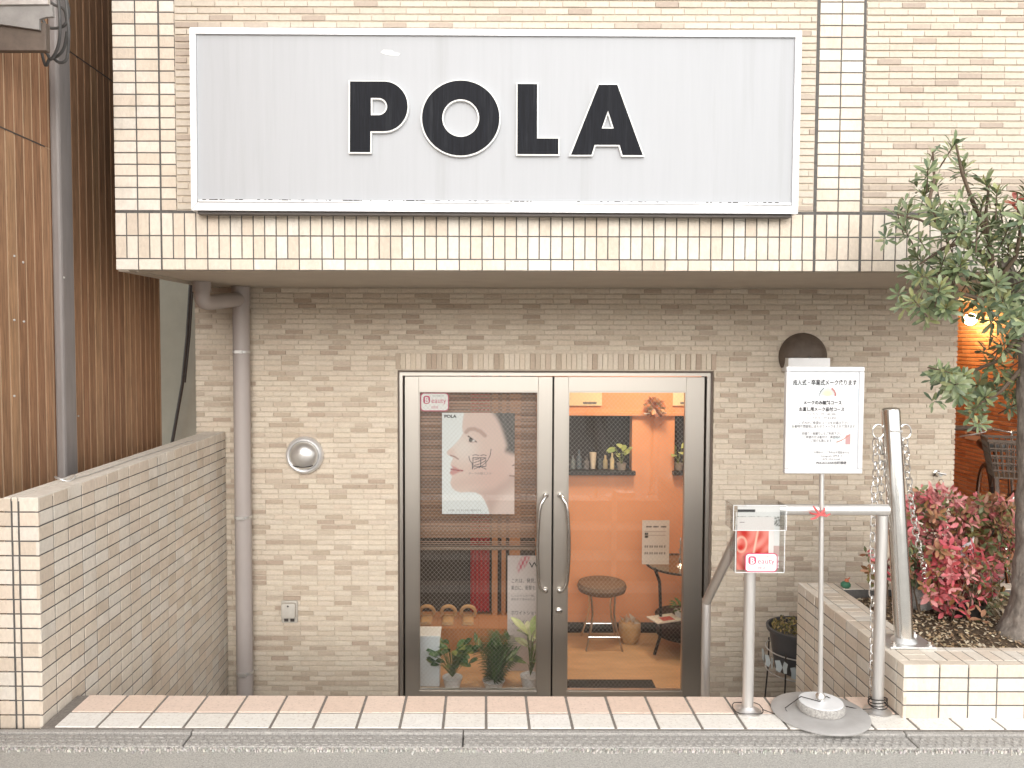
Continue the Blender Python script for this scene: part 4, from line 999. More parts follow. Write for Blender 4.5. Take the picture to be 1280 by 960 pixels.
# =================================================================== FOLIAGE HELPERS
def leaf_geo(L, w, fold=.25, droop=.15, form='ob'):
    ts = (0, .3, .62, .86, 1) ; ws = (.12, .55, 1, .72, .0) if form == 'ob' else (.10, .8, 1, .55, 0)
    vs, fs = [], []
    for t, q in zip(ts, ws):
        z = -droop*L*t*t; hw = w/2*q
        vs += [(-hw, t*L, z + fold*hw), (0, t*L, z), (hw, t*L, z + fold*hw)]
    for i in range(4):
        a = i*3; fs += [(a, a+1, a+4, a+3), (a+1, a+2, a+5, a+4)]
    return vs, fs
def leaves(parent, specs, nmax, mat='leaf', name='leaf', stuff='foliage'):
    """specs: (base, direction, up hint, L, w, tint, form)"""
    specs = sorted(specs, key=lambda s: (0 if (0 < project(s[0])[0] < 1280 and 0 < project(s[0])[1] < 960) else 1, s[0].y - s[3]*8))
    cache = {}; b = MB()
    for i, (p, d, up, L_, w_, tint, form) in enumerate(specs):
        d = d.normalized(); x_ = d.cross(up)
        if x_.length < 1e-4: x_ = d.orthogonal()
        x_.normalize(); z_ = x_.cross(d)
        Mx = Matrix((x_, d, z_)).transposed()
        if i < nmax:
            key = (round(L_, 2), round(w_, 3) , tint, form)
            if key not in cache:
                q = MB(); q.add(*leaf_geo(L_, w_, form=form), tint=tint); me = q.mesh(name, True); me.materials.append(M[mat]); cache[key] = me
            o = bpy.data.objects.new(name, cache[key]); col.objects.link(o); attach(o, parent); o.matrix_basis = Matrix.Translation(p) @ Mx.to_4x4()
        else:
            vs, fs = leaf_geo(L_, w_, form=form); b.add([(Mx @ Vector(v) + p)[:] for v in vs], fs, jit(tint, .12))
    if b.v: o = b.build(stuff, mat, parent, True); o['kind'] = 'stuff'
def rosette(p, axis, n, L_, w_, tints, out, spread=(25, 95), form='ob'):
    axis = axis.normalized(); a = axis.orthogonal().normalized(); c_ = axis.cross(a); ph0 = random.uniform(0, 6)
    for i in range(n):
        th = ph0 + i*2.4; el = R(spread[0] + (spread[1] - spread[0])*(i/max(1, n-1))**.8 + random.uniform(-8, 8))
        rad = a*math.cos(th) + c_*math.sin(th); d = axis*math.cos(el) + rad*math.sin(el)
        sc = random.uniform(.75, 1.12)
        out.append((p - axis*(.05*i/n) + rad*.003, d, axis + rad*.2, round(L_*sc, 2) if False else L_*sc, w_*sc, random.choice(tints), form))

# =================================================================== TREE
tb = PZ(1262, 792, PZ1 - .01); YT = tb.y
TR = thing('evergreen_tree', (tb.x, YT, PZ1 - .03), 'small evergreen tree with leathery green leaves growing in the planter', 'tree')
G = [(0.189,0.238,0.116),(0.152,0.201,0.098),(0.232,0.275,0.140),(0.122,0.165,0.081),(0.268,0.305,0.171),(0.201,0.244,0.134),(0.104,0.146,0.085),(0.305,0.323,0.146)]; GY = [(.26,.29,.10),(.33,.30,.12),(.20,.25,.09)]
def pt(px, py, dy=0): return P(px, py, YT + dy)
k = MB()
tp_ = [pt(1276, 812), pt(1277, 800), pt(1281, 782), pt(1286, 760), pt(1290, 720), pt(1293, 680, .01), pt(1294, 630, .02), pt(1295, 590, .02), pt(1291, 545, .01), pt(1290, 500, 0), pt(1290, 460, 0), pt(1286, 420, .02), pt(1276, 380, .02), pt(1262, 345, 0), pt(1255, 325, 0)]; tr_ = [.12, .098, .080, .068, .066, .064, .062, .060, .055, .050, .046, .042, .036, .030, .022]
tp2, tr2 = [], []
for i in range(len(tp_) - 1):
    for q in range(7): tp2.append(tp_[i].lerp(tp_[i+1], q/7)); tr2.append(tr_[i] + (tr_[i+1] - tr_[i])*q/7)
k.tube(tp2 + [tp_[-1]], tr2 + [tr_[-1]], 44)
vs = []
for v in k.v:
    q = Vector(v); n_ = noise.noise(q*14)*.010 + noise.noise(Vector((q.x*60, q.y*60, q.z*28)))*.0055 + noise.noise(q*110)*.0025; c_ = Vector((tb.x + .085, YT, q.z)); d = (q - c_); vs.append((q + d.normalized()*n_)[:])
k.v = vs; k.build('trunk', 'bark', TR, True)
branches = [[(1248,350),(1238,325),(1210,300),(1175,285),(1150,275),(1122,268)], [(1240,328),(1236,300),(1232,270),(1236,232)], [(1175,285),(1160,255),(1168,225),(1166,190)], [(1236,300),(1215,250),(1202,215),(1195,180)],
            [(1262,385),(1230,375),(1195,365),(1160,372),(1140,378)], [(1272,420),(1250,450),(1220,462),(1190,468)], [(1272,420),(1285,380),(1300,330),(1310,280)], [(1278,460),(1250,490),(1225,505)], [(1248,350),(1270,320),(1275,290),(1272,250)],
            [(1272,420),(1300,440),(1330,430)], [(1210,300),(1180,310),(1150,330)], [(1195,365),(1170,345)], [(1285,380),(1330,370),(1370,340)], [(1300,330),(1350,290)]]
tips = []
for bi, br_ in enumerate(branches):
    dy = random.uniform(-.18, .18); pts = [pt(x, y, dy*i/(len(br_)-1)) for i, (x, y) in enumerate(br_)]
    k = MB(); n_ = len(pts); k.tube(pts, [.008*(1 - .8*i/(n_-1)) + .0018 for i in range(n_)], 8); k.build('branch', 'twig', TR, True)
sp_ = []
clu = [(1166,192),(1193,180),(1160,212),(1170,228),(1156,240),(1203,205),(1122,268),(1135,262),(1130,285),(1150,300),(1146,322),(1150,345),(1190,262),(1205,285),(1185,300),(1210,310),(1232,228),(1246,240),(1228,252),(1250,262),(1238,280),(1262,288),(1272,250),(1280,270),(1270,312),(1215,345),(1190,340),(1175,358),(1142,374),(1160,385),(1182,385),(1206,376),(1232,362),(1252,372),(1268,352),(1225,395),(1250,402),(1272,398),(1262,424),(1278,430),
       (1188,466),(1178,476),(1205,470),(1220,482),(1200,492),(1232,496),(1246,482),(1216,512),(1262,470),(1276,478),(1240,458),(1270,505),(1196,480),(1230,330),(1252,335),(1202,328),(1172,372),(1240,300),(1222,268),(1282,330),(1285,360),(1165,262),(1180,285)]
clu += [(random.uniform(1165, 1290), random.uniform(245, 390)) for _ in range(16)]
clu += [(random.uniform(1285, 1420), random.uniform(215, 500)) for _ in range(34)]
for (x, y) in clu:
    if 1182 < x < 1244 and 378 < y < 452: continue
    dy = random.uniform(-.24, .22); p = pt(x, y, dy)
    core_ = pt(1250, 345 if y < 420 else 430, 0); ax_ = (p - core_).normalized()*.55 + Vector((random.uniform(-.4,.4), random.uniform(-.75,.1), random.uniform(.15,.8)))
    if 1150 < x < 1240 and y > 455: ax_ = Vector((random.uniform(-.7,.1), random.uniform(-.7,-.1), random.uniform(-.2,.5)))
    k = MB(); q0 = p - ax_.normalized()*.10; k.tube([q0, p + ax_.normalized()*.01], [.003, .002], 5); 
    sc = random.choice((.042, .050, .056, .064)); rosette(p, ax_, random.randint(15, 22), sc, sc*.34, G, sp_)
    p2 = p + Vector((random.gauss(0, .045), random.uniform(-.06, .12), random.gauss(0, .045))); rosette(p2, ax_ + Vector((random.uniform(-.6,.6), random.uniform(-.5,.2), random.uniform(-.5,.4))), random.randint(8, 14), sc*.92, sc*.31, G, sp_) if (y > 225 and x > 1135) else None
    k.build('twig', 'twig', TR, True)
    if random.random() < .38: rosette(p + ax_.normalized()*.008, ax_, 6, .026, .009, GY, sp_, (5, 45))
def rnd(s): p, d, up, L_, w_, t, f = s; return (p, d, up, round(L_/.006)*.006, round(L_/.006)*.006*(.31 if f == 'ob' else .45), t, f)
sp_ = [rnd(s) for s in sp_]
rosette(pt(1270, 248, -.1), Vector((-.2, -.6, .5)), 7, .03, .016, [(.36,.08,.06),(.42,.11,.08)], sp_, form='el')
leaves(TR, sp_, 300)

# =================================================================== RED SHRUBS
REDS = [(.46,.08,.10),(.53,.13,.145),(.38,.055,.06),(.50,.17,.16),(.34,.10,.07),(.58,.25,.24)]; MIX = [(.26,.13,.05),(.20,.17,.06),(.14,.16,.06),(.33,.15,.08),(.38,.20,.12)]
def shrub(name, label, cx, cy, rx, ry, Y, n, tints, stems=7, group='red shrubs in the planter', nobj=150):
    base = P(cx, cy + ry + 18, Y); base.z = PZ1 - .03
    S = thing(name, base, label, 'shrub', group)
    out = []
    for i in range(stems):
        a = random.uniform(-1, 1); top = P(cx + a*rx*.7, cy + random.uniform(-.3, .6)*ry, Y + random.uniform(-.08, .08))
        k = MB(); k.tube([base + Vector((random.uniform(-.04,.04), random.uniform(-.03,.03), 0)), base.lerp(top, .5) + Vector((random.uniform(-.02,.02), 0, 0)), top], [.004, .003, .002], 5); k.build('stem', 'twig', S)
    for i in range(n):
        a, r1 = random.uniform(0, 6.283), math.sqrt(random.random()); px, py = cx + rx*r1*math.cos(a), cy + ry*r1*math.sin(a)
        p = P(px, py, Y + random.uniform(-.13, .13)); ax_ = Vector((math.cos(a)*.5 + random.uniform(-.4,.4), random.uniform(-1, -.1), random.uniform(-.1, .8)))
        tl = tints if random.random() < .68 else MIX
        t0 = random.choice(tl)
        rosette(p, ax_, random.randint(5, 8), random.choice((.030, .036, .042)), .016, [t0, t0, random.choice(tl)], out, (35, 100), 'el')
    out = [rnd(s) for s in out]; leaves(S, out, nobj); return S
shrub('nandina_shrub', 'crimson leaved dwarf shrub growing foremost between bollard and tree trunk', 1198, 722, 48, 42, 3.22, 130, REDS[:3] + [REDS[5]])
shrub('nandina_shrub', 'pinkish red and olive shrub behind the bollard chain', 1168, 652, 54, 42, 3.42, 190, [REDS[5], REDS[3], REDS[1]])
shrub('nandina_shrub', 'bronze red shrub in front of the orange passage wall', 1240, 665, 46, 48, 3.45, 190, REDS[3:5] + MIX + [REDS[1]])
shrub('nandina_shrub', 'small red leaved sprig behind the railing post', 1102, 706, 18, 22, 3.42, 22, [REDS[1], REDS[0], REDS[3]], 3, nobj=60)
shrub('green_shrub', 'dark green leafy plant low beside the leaning bollard', 1142, 705, 20, 28, 3.34, 45, G, 4, 'green plants in the planter', 60)
shrub('green_shrub', 'withered tan plant at the foot of the tree trunk', 1234, 748, 22, 26, 3.27, 34, [(.34,.27,.17),(.26,.20,.12),(.18,.20,.10)], 3, 'green plants in the planter', 60)
c = PZ(1168, 757, PZ1 - .02)
PT2 = thing('planter_pot', (PZ(1198, 768, PZ1).x, 3.3, PZ1 - .03), 'black plastic nursery pot under the crimson shrub', 'pot')
q = PZ(1203, 772, PZ1 - .02); k = MB(); k.lathe([(.05, 0), (.062, .075), (.066, .076), (.066, .085), (.058, .085), (.055, .06), (.01, .058)], (q.x, 3.24, PZ1 - .03), 24); k.build('pot', 'black_iron', PT2, True)
q = P(1148, 748, 3.42); k = MB(); k.lathe([(.06, -.04), (.075, .0), (.07, .04), (.05, .055), (.01, .058)], (q.x, 3.42, PZ1 + .02), 20); k.v = [(Vector(v) + Vector((noise.noise(Vector(v)*12)*.012,)*3))[:] for v in k.v]
tag(k.build('garden_stone', 'concrete', None, True), 'rounded grey stone on the soil behind the bollard', 'stone')
# ornaments
q = P(1208, 702, 3.30); OR = thing('white_ornament', (q.x, 3.30, PZ1), 'white cut-out garden ornament among the red leaves', 'ornament')
k = MB(); w1, h1 = .03, .09
k.prism([[(q.x - .035, q.z - .02), (q.x + .035, q.z - .022), (q.x + .030, q.z + .03), (q.x + .022, q.z + .055), (q.x + .028, q.z + .105), (q.x + .012, q.z + .08), (q.x - .006, q.z + .078), (q.x - .02, q.z + .06), (q.x - .030, q.z + .02)]], 3.296, 3.304); k.build('figure', 'white_gloss', OR)
k = MB(); k.tube([(q.x, 3.305, PZ1 - .03), (q.x, 3.305, q.z)], .003, 6); k.build('stake', 'black_iron', OR)
for dx, dz in ((-.008, .045), (.004, .035)):
    k = MB(); k.lathe([(.005, 0), (.003, .003)], (q.x + dx, 3.2965, q.z + dz), 10, 'Y'); k.build('eye', 'black_iron', OR)
q = PZ(1057, 735, PZ1); FG = thing('little_ornament', (q.x, q.y, PZ1), 'tiny green round ornament with red top on the planter rim', 'ornament')
k = MB(); k.lathe([(.012, 0), (.021, .008), (.022, .018), (.015, .027), (.006, .03)], (q.x, q.y, PZ1 + .001), 20, tint=(.05, .17, .10)); k.build('body', 'paint', FG, True)
k = MB(); k.lathe([(.008, .026), (.010, .034), (.006, .042), (.001, .044)], (q.x + .004, q.y, PZ1), 12, tint=(.55, .16, .08)); k.tube([(q.x + .006, q.y, PZ1 + .036), (q.x + .018, q.y, PZ1 + .048)], .003, 6, tint=(.55, .16, .08)); k.build('top', 'paint', FG, True)

# =================================================================== PASSAGE THINGS
lampP = PX(1213, 399, XP - .1); lampP.x = XP - .10
WL = thing('passage_lamp', (XP, lampP.y, lampP.z), 'glowing warm wall lamp in the orange side passage', 'lamp')
k = MB(); k.lathe([(.045*math.sin(R(a)), -.045*math.cos(R(a))) for a in range(4, 180, 12)], lampP, 20); k.build('globe', 'lamp_warm', WL, True)
k = MB(); k.box((XP - .06, lampP.y - .02, lampP.z + .02), (XP, lampP.y + .02, lampP.z + .05)); k.build('arm', 'dark_metal', WL)
ld = bpy.data.lights.new('passage_light', 'POINT'); ld.energy = 4; ld.color = (1, .50, .20); ld.shadow_soft_size = .05
lo = bpy.data.objects.new('passage_light', ld); lo.location = lampP + Vector((-.075, -.02, -.03)); col.objects.link(lo); attach(lo, WL)
q0, q1 = PX(1206, 548, XP - .004), PX(1227, 522, XP - .004)
k = MB(); k.box((XP - .004, q1.y, q0.z), (XP - .002, q0.y, q1.z), tint=(.78, .66, .52)); nt_ = k.build('passage_notice', 'paint'); tag(nt_, 'small paper notice on the orange passage wall', 'notice')
for i in range(5):
    zz = q1.z - (q1.z - q0.z)*(.15 + .15*i); k = MB(); k.box((XP - .0048, q1.y + .02, zz - .006), (XP - .0042, q0.y - .03 - .02*(i % 2), zz + .004)); k.build('print_line', 'ink_soft', nt_)
# bicycle
bx_, by_ = 3.13, 4.62; gz = -.2
BI = thing('bicycle', (bx_, by_ + .1, gz), 'parked bicycle with dark front basket in the side passage', 'bicycle')
def wheel(y):
    k = MB(); k.tube([(bx_, y + .32*math.cos(t), gz + .335 + .32*math.sin(t)) for t in [i*2*math.pi/40 for i in range(40)]], .015, 8, closed=True); wv = k.build('wheel', 'black_iron', BI, True)
    k = MB(); k.tube([(bx_, y + .30*math.cos(t), gz + .335 + .30*math.sin(t)) for t in [i*2*math.pi/40 for i in range(40)]], .007, 6, closed=True)
    for i in range(18): t = i*2*math.pi/18; k.tube([(bx_, y, gz + .335), (bx_, y + .30*math.cos(t), gz + .335 + .30*math.sin(t))], .0012, 4)
    k.build('rim', 'chrome', wv, True)
wheel(by_ - .12); wheel(by_ + .98)
k = MB(); zz = lambda h: gz + h
k.tube([(bx_, by_ + .12, zz(.78)), (bx_, by_ + .08, zz(.62)), (bx_, by_ + .45, zz(.30)), (bx_, by_ + .62, zz(.76))], .016, 8); k.tube([(bx_, by_ + .45, zz(.30)), (bx_, by_ + .98, zz(.335)), (bx_, by_ + .60, zz(.66))], .010, 8); k.build('frame', 'brown_paint', BI, True)
k = MB(); k.tube([(bx_, by_ + .13, zz(.80)), (bx_, by_ + .02, zz(.56)), (bx_ , by_ - .12, zz(.335))], .012, 8); k.build('fork', 'chrome', BI, True)
zh = P(1250, 541, by_).z
k = MB(); k.tube([(bx_, by_ + .13, zz(.78)), (bx_, by_ + .12, zh - .01), (bx_ - .10, by_ + .06, zh + .012), (bx_ - .18, by_ + .10, zh + .008), (bx_ - .29, by_ + .14, zh)], .011, 10); k.tube([(bx_, by_ + .12, zh - .01), (bx_ + .10, by_ + .06, zh + .012), (bx_ + .18, by_ + .10, zh + .008), (bx_ + .29, by_ + .14, zh)], .011, 10); k.build('handlebar', 'chrome', BI, True)
for s in (-1, 1):
    k = MB(); k.tube([(bx_ + s*.18, by_ + .10, zh + .008), (bx_ + s*.295, by_ + .14, zh)], .016, 10); k.build('grip', 'brown_paint', BI, True)
    k = MB(); k.tube([(bx_ + s*.14, by_ + .05, zh - .005), (bx_ + s*.20, by_ + .06, zh - .025), (bx_ + s*.27, by_ + .09, zh - .045)], .006, 6); k.build('brake_lever', 'chrome', BI, True)
k = MB(); zt0, zt1 = zh - .24, zh - .03
for i in range(12):
    t = i/11; xa = bx_ - .17 + .34*t; xc = bx_ - .13 + .26*t
    for yy, yy2 in ((by_ - .24, by_ - .20), (by_ + .02, by_ - .0)): k.tube([(xc, yy2, zt0), (xa, yy, zt1)], .004, 4)
for i in range(9):
    t = i/8; ya_, yc_ = by_ - .24 + .26*t, by_ - .20 + .20*t
    for s in (-1, 1): k.tube([(bx_ + s*.13, yc_, zt0), (bx_ + s*.17, ya_, zt1)], .004, 4)
for j in range(6):
    t = j/5; hw, y0_, y1_ = .13 + .04*t, by_ - .20 - .04*t, by_ + .02*t; z_ = zt0 + (zt1 - zt0)*t
    k.tube([(bx_ - hw, y0_, z_), (bx_ + hw, y0_, z_), (bx_ + hw, y1_, z_), (bx_ - hw, y1_, z_)], .005 if j < 5 else .009, 5, closed=True)
k.box((bx_ - .13, by_ - .20, zt0 - .004), (bx_ + .13, by_, zt0 + .002)); k.build('basket', 'brown_paint', BI)
k = MB(); k.box((bx_ - .09, by_ + .56, zz(.80)), (bx_ + .09, by_ + .80, zz(.86)), ch=.025); k.tube([(bx_, by_ + .62, zz(.74)), (bx_, by_ + .66, zz(.82))], .012, 8); k.build('saddle', 'black_iron', BI, True)

BI.rotation_euler.z = R(-24)

# =================================================================== INSIDE THE SHOP
gl = YD + .018
# window posters on the left pane
YPs = YD + .032
p0, p1 = P(552.5, 642.5, YPs), P(643.5, 516.2, YPs); pw, ph = p1.x - p0.x, p1.z - p0.z
def uv(x, y): return ((x - 58)/614, 1 - (y - 42)/863)
def face(u, v):
    out = np.ones(u.shape + (3,))*lin(246, 249, 250)
    prof = [uv(*q) for q in ((246,30),(232,110),(228,170),(236,212),(208,262),(176,300),(140,335),(106,362),(98,380),(104,398),(126,408),(150,418),(146,440),(134,468),(130,488),(140,500),(150,512),(134,530),(124,548),(128,568),(142,580),(136,604),(128,640),(140,676),(170,706),(215,720),(290,716),(345,720),(388,744),(420,790),(450,860),(468,930),(700,930),(700,20))]
    d = sdpoly(u, v, prof); m = sstep(d, .008, -.008)
    skin = np.ones(u.shape + (3,))*lin(238, 210, 199); skin = mixc(skin, lin(240, 218, 208), sstep(d, -.05, 0)*.5)
    skin = mixc(skin, lin(228, 186, 176), blob(u, v, .72, .38, .26, .20, .3, .9)*.6); skin = mixc(skin, lin(249, 238, 232), blob(u, v, .30, .66, .16, .12, 0, .9)*.7); skin = mixc(skin, lin(236, 205, 196), blob(u, v, .62, .86, .25, .14, 0, .9)*.6)
    jaw = [uv(*q) for q in ((300,716),(400,706),(500,680),(590,620),(640,570),(690,560),(690,680),(560,760),(470,930),(430,800),(388,744))]; dj = sdpoly(u, v, jaw)
    skin = mixc(skin, lin(196, 165, 156), sstep(dj, .05, -.05)*.55); skin = mixc(skin, lin(240, 218, 210), blob(u, v, .92, .06, .22, .14, .7, .8)*.8)
    skin = mixc(skin, lin(226, 190, 180), blob(u, v, .33, .32, .20, .04, .1, .9)*.4); skin = mixc(skin, lin(236, 200, 190), blob(u, v, .12, .60, .05, .04, 0, .9)*.5)
    out = out*(1 - m[..., None]) + skin*m[..., None]
    L_ = lambda pts, wd, c_, s_=1.0: None
    def line(out, pts, wd, c_, a_=1.0):
        dm = np.full(u.shape, 9.)
        for (x0, y0), (x1, y1) in zip(pts[:-1], pts[1:]):
            ax_, ay_ = uv(x0, y0); bx2, by2 = uv(x1, y1); ex, ey = (bx2 - ax_), (by2 - ay_)*1.405; wx, wy = u - ax_, (v - ay_)*1.405
            t = np.clip((wx*ex + wy*ey)/(ex*ex + ey*ey + 1e-9), 0, 1); dm = np.minimum(dm, np.hypot(wx - ex*t, wy - ey*t))
        return mixc(out, c_, sstep(dm, wd*1.5, wd*.4)*a_)
    out = line(out, [(262,205),(285,182),(330,178),(380,198),(420,235)], .028, lin(186, 150, 138), .75)
    out = line(out, [(280,240),(310,262),(348,288)], .010, lin(70, 50, 45), .95); out = line(out, [(285,285),(310,292),(335,288)], .008, lin(190, 150, 140), .7)
    ex_, ey_ = uv(300, 272); out = mixc(out, lin(35, 24, 22), blob(u, v, ex_, ey_, .024, .022, 0, .3)); ex_, ey_ = uv(326, 278); out = mixc(out, lin(238, 232, 230), blob(u, v, ex_, ey_, .014, .010, 0, .5))
    out = line(out, [(130,404),(165,415),(195,435)], .011, lin(150, 95, 85), .75); out = line(out, [(135,520),(180,528),(232,534)], .010, lin(165, 80, 82), .9)
    lip = [uv(*q) for q in ((138,490),(165,500),(200,520),(235,534),(190,552),(150,572),(126,556),(128,540),(148,516))]; out = mixc(out, lin(214, 138, 136), sstep(sdpoly(u, v, lip), .012, -.012)*.8)
    out = line(out, [(135,522),(180,530),(232,535)], .007, lin(150, 70, 74), .8)
    hair = [uv(*q) for q in ((488,30),(520,70),(552,130),(575,190),(596,260),(612,320),(600,362),(640,378),(700,392),(700,20))]; dh = sdpoly(u, v, hair); tex = .5 + .5*np.sin((u*60 + v*25) + 3*np.sin(v*9))
    hc = lin(52, 52, 52)[None, None]*(1 - .0*tex[..., None]) + tex[..., None]*lin(60, 58, 56)*.7; mh = sstep(dh, .05, -.03)*.94; out = out*(1 - mh[..., None]) + hc*mh[..., None]
    ear = [uv(*q) for q in ((700,440),(650,470),(640,520),(655,570),(700,580))]; out = mixc(out, lin(236, 204, 194), sstep(sdpoly(u, v, ear), .01, -.01)); out = line(out, [(655,490),(668,484)], .008, lin(70, 50, 45), .8); out = line(out, [(632,576),(670,580)], .010, lin(120, 90, 80), .7)
    for pts in ([(285,410),(292,445),(312,470),(316,520)], [(472,352),(466,400),(445,445),(410,480),(370,510)], [(318,402),(345,398),(370,404)], [(385,404),(410,398),(432,404)], [(320,422),(320,510)], [(320,424),(428,424),(430,495)], [(385,424),(385,500)], [(330,465),(375,450),(420,430)], [(330,490),(380,475),(428,448)], [(330,520),(380,498),(430,520)], [(335,440),(370,432)], [(322,500),(428,498)]): out = line(out, pts, .0055, lin(50, 50, 70), .9)
    return out
po = painted('beauty_poster', pw, ph, 150, 208, face, None); po.location = (p0.x, YPs, p0.z)
tag(po, 'poster of a face in profile on the left door glass', 'poster')
lettering('POLA', (pw*.03, -.0006, ph*.952), ph*.040, 'ink', po, width=pw*.17, bold=.0012); lettering('ポーラの顔エステ', (pw*.36, -.0006, ph*.393), ph*.026, 'ink_soft', po, width=pw*.32); lettering('人の肌、ひとすじの化・粧のちから', (pw*.08, -.0006, ph*.03), ph*.022, 'ink_soft', po, width=pw*.46)
c0, c1 = P(525.5, 514, YPs), P(561, 491, YPs)
stk = thing('door_sticker', (c0.x, YPs, c0.z), 'small white sticker with pink emblem, top corner of the left door', 'sticker')
beauty_sticker(stk, c0.x, c0.z, c1.x - c0.x, c1.z - c0.z, YPs)
# slatted blind
BL = thing('slatted_blind', (-.05, YD + .13, .1), 'brown wooden slatted blind hanging behind the left door', 'blind')
bx0, bx1 = P(519, 600, YD + .13).x, P(677, 600, YD + .13).x; zt_, zb_ = P(600, 484, YD + .13).z, P(600, 672, YD + .13).z
q = MB(); q.box((bx0, -.0012, -.0075), (bx1, .0012, .0075), tint=(.25, .13, .075)); SLM = [q.mesh('slat')]
for tcol in ((.30,.165,.10), (.19,.095,.055), (.26,.14,.085)): q = MB(); q.box((bx0, -.0012, -.0075), (bx1, .0012, .0075), tint=tcol); SLM.append(q.mesh('slat'))
for m_ in SLM: m_.materials.append(M['slat'])
z = zt_
while z > zb_:
    o = bpy.data.objects.new('slat', random.choice(SLM)); col.objects.link(o); attach(o, BL); o.matrix_basis = Matrix.Translation((0, YD + .13 + random.uniform(-.002, .002), z)) @ Matrix.Rotation(R(random.uniform(-8, 12)), 4, 'X') @ Matrix.Rotation(random.uniform(-.002, .002), 4, 'Y'); z -= .0182
for i in range(5):
    o = bpy.data.objects.new('slat', SLM[1]); col.objects.link(o); attach(o, BL); o.matrix_basis = Matrix.Translation((0, YD + .13 + .012*(i % 2), z - .012 - i*.006)) @ Matrix.Rotation(R(80), 4, 'X')
k = MB(); k.box((bx0 - .005, YD + .115, z - .062), (bx1 + .005, YD + .15, z - .042), tint=(.20, .13, .09), ch=.003); k.build('bottom_bar', 'slat', BL)
for fx in (.12, .5, .88): k = MB(); xx = bx0 + (bx1 - bx0)*fx; k.tube([(xx, YD + .122, zt_), (xx, YD + .122, z - .05)], .0012, 4, tint=(.16, .10, .07)); k.build('cord', 'slat', BL)
# white pedestal
c0, c1 = P(519, 868, 4.95), P(550, 791, 4.95)
k = MB(); k.box((c0.x, 4.90, ZFL + .003), (c1.x, 5.06, c1.z - .02), tint=(.70, .73, .76), ch=.004); k.box((c0.x - .004, 4.896, c1.z - .02), (c1.x + .004, 5.064, c1.z), tint=(.72, .75, .78), ch=.003)
tag(k.build('umbrella_stand', 'paint'), 'tall white box standing inside the left door', 'box')
# potted plants
def pot_plant(px, wpx, ytop, kind, label, Y=4.91):
    c = P(px, 866, Y); z1 = P(px, ytop, Y).z; r = wpx/2*Y/1000; z0 = ZFL + .003
    T = thing('potted_plant', (c.x, Y, z0), label, 'potted plant', 'plants in white pots inside the door')
    k = MB(); k.lathe([(r*.78, 0), (r, (z1 - z0)*.93), (r*1.05, z1 - z0), (r*.92, z1 - z0), (r*.88, (z1 - z0)*.85), (.005, (z1-z0)*.83)], (c.x, Y, z0), 28); k.build('pot', 'white_gloss', T, True)
    out = []; top = Vector((c.x, Y, z1))
    GG = [(.05,.12,.045),(.07,.15,.055),(.10,.18,.07),(.04,.09,.035)]
    if kind == 'palm':
        for i in range(20):
            a = random.uniform(0, 6.28); el = R(random.uniform(50, 88)); L_ = random.uniform(.22, .38); d = Vector((math.cos(a)*math.cos(el), math.sin(a)*math.cos(el)*.6, math.sin(el)))
            pts = [top + d*L_*t + Vector((0, 0, -.05*t*t*L_*4)) for t in (0, .3, .6, .85, 1)]
            k = MB(); k.tube(pts, .0015, 4, tint=(.10,.16,.05)); k.build('frond_stem', 'leaf', T)
            for j in range(1, 5):
                for q_ in range(4):
                    p = pts[j-1].lerp(pts[j], q_/4); t_ = (pts[j] - pts[j-1]).normalized(); s_ = t_.cross(Vector((0, -.3, 1))).normalized()
                    for sg_ in (-1, 1): out.append((p, s_*sg_ + t_*.7 + Vector((0, 0, -.1)), Vector((0, 0, 1)), .078, .010, random.choice(GG), 'el'))
    else:
        big = kind == 'dieff'
        for i in range(24 if big else 60):
            a = random.uniform(0, 6.28); h_ = random.uniform(.08, .26 if big else .20); rr_ = random.uniform(.02, .08 if big else .13); p = top + Vector((math.cos(a)*rr_, math.sin(a)*rr_*.6 - .01, h_))
            k = MB(); k.tube([top, top.lerp(p, .6) + Vector((0, 0, .02)), p], .0018, 4, tint=(.12,.17,.06)); k.build('stalk', 'leaf', T)
            out.append((p, Vector((math.cos(a), math.sin(a)*.7 - .3, random.uniform(-.05, .9))), Vector((0, -.4, 1)), .15 if big else .068, .055 if big else .042, random.choice([(.34,.40,.20),(.16,.24,.08),(.42,.45,.28)] if big else GG + [(.22,.26,.08)]), 'el'))
    leaves(T, out, 60); return T
pot_plant(565.5, 25, 846, 'bush', 'bushy green plant in white pot beside the tall white box')
pot_plant(617, 28, 850, 'palm', 'feathery palm in round white pot behind the left door')
pot_plant(663, 26, 844, 'dieff', 'plant with broad cream variegated leaves in white pot by the door stile')
# poster board
c0, c1 = P(634, 842, 5.15), P(683, 695, 5.15)
sbd = painted('poster_board', c1.x - c0.x, c1.z - c0.z, 40, 60, lambda u, v: mixc(np.ones(u.shape + (3,))*lin(240, 228, 226), lin(225, 60, 100), blob(u, v, .42, .955, .18, .05, .4, .4)*np.clip(.5 + .8*np.sin(u*60)*np.cos(v*90), 0, 1)), None, thick=.01)
sbd.location = (c0.x, 5.15, c0.z); tag(sbd, 'tall white poster board with Japanese lettering inside the left door', 'poster board')
bw, bh = c1.x - c0.x, c1.z - c0.z
for s, yv, hv, wv, mt in (('これは、発見。', .775, .042, .62, 'ink'), ('美白に、衝撃を。', .715, .042, .66, 'ink'), ('しっとりした一枚。', .655, .022, .6, 'ink_soft'), ('素肌まで澄みわたる', .625, .022, .62, 'ink_soft'), ('ホワイトショット', .50, .048, .78, 'ink'), ('フェイシャル', .42, .048, .72, 'ink'), ('シミ・ソバカスを防ぐ美白美容液', .36, .014, .8, 'ink_soft')): lettering(s, (bw*.09, -.0008, bh*yv), bh*hv, mt, sbd, width=bw*wv)
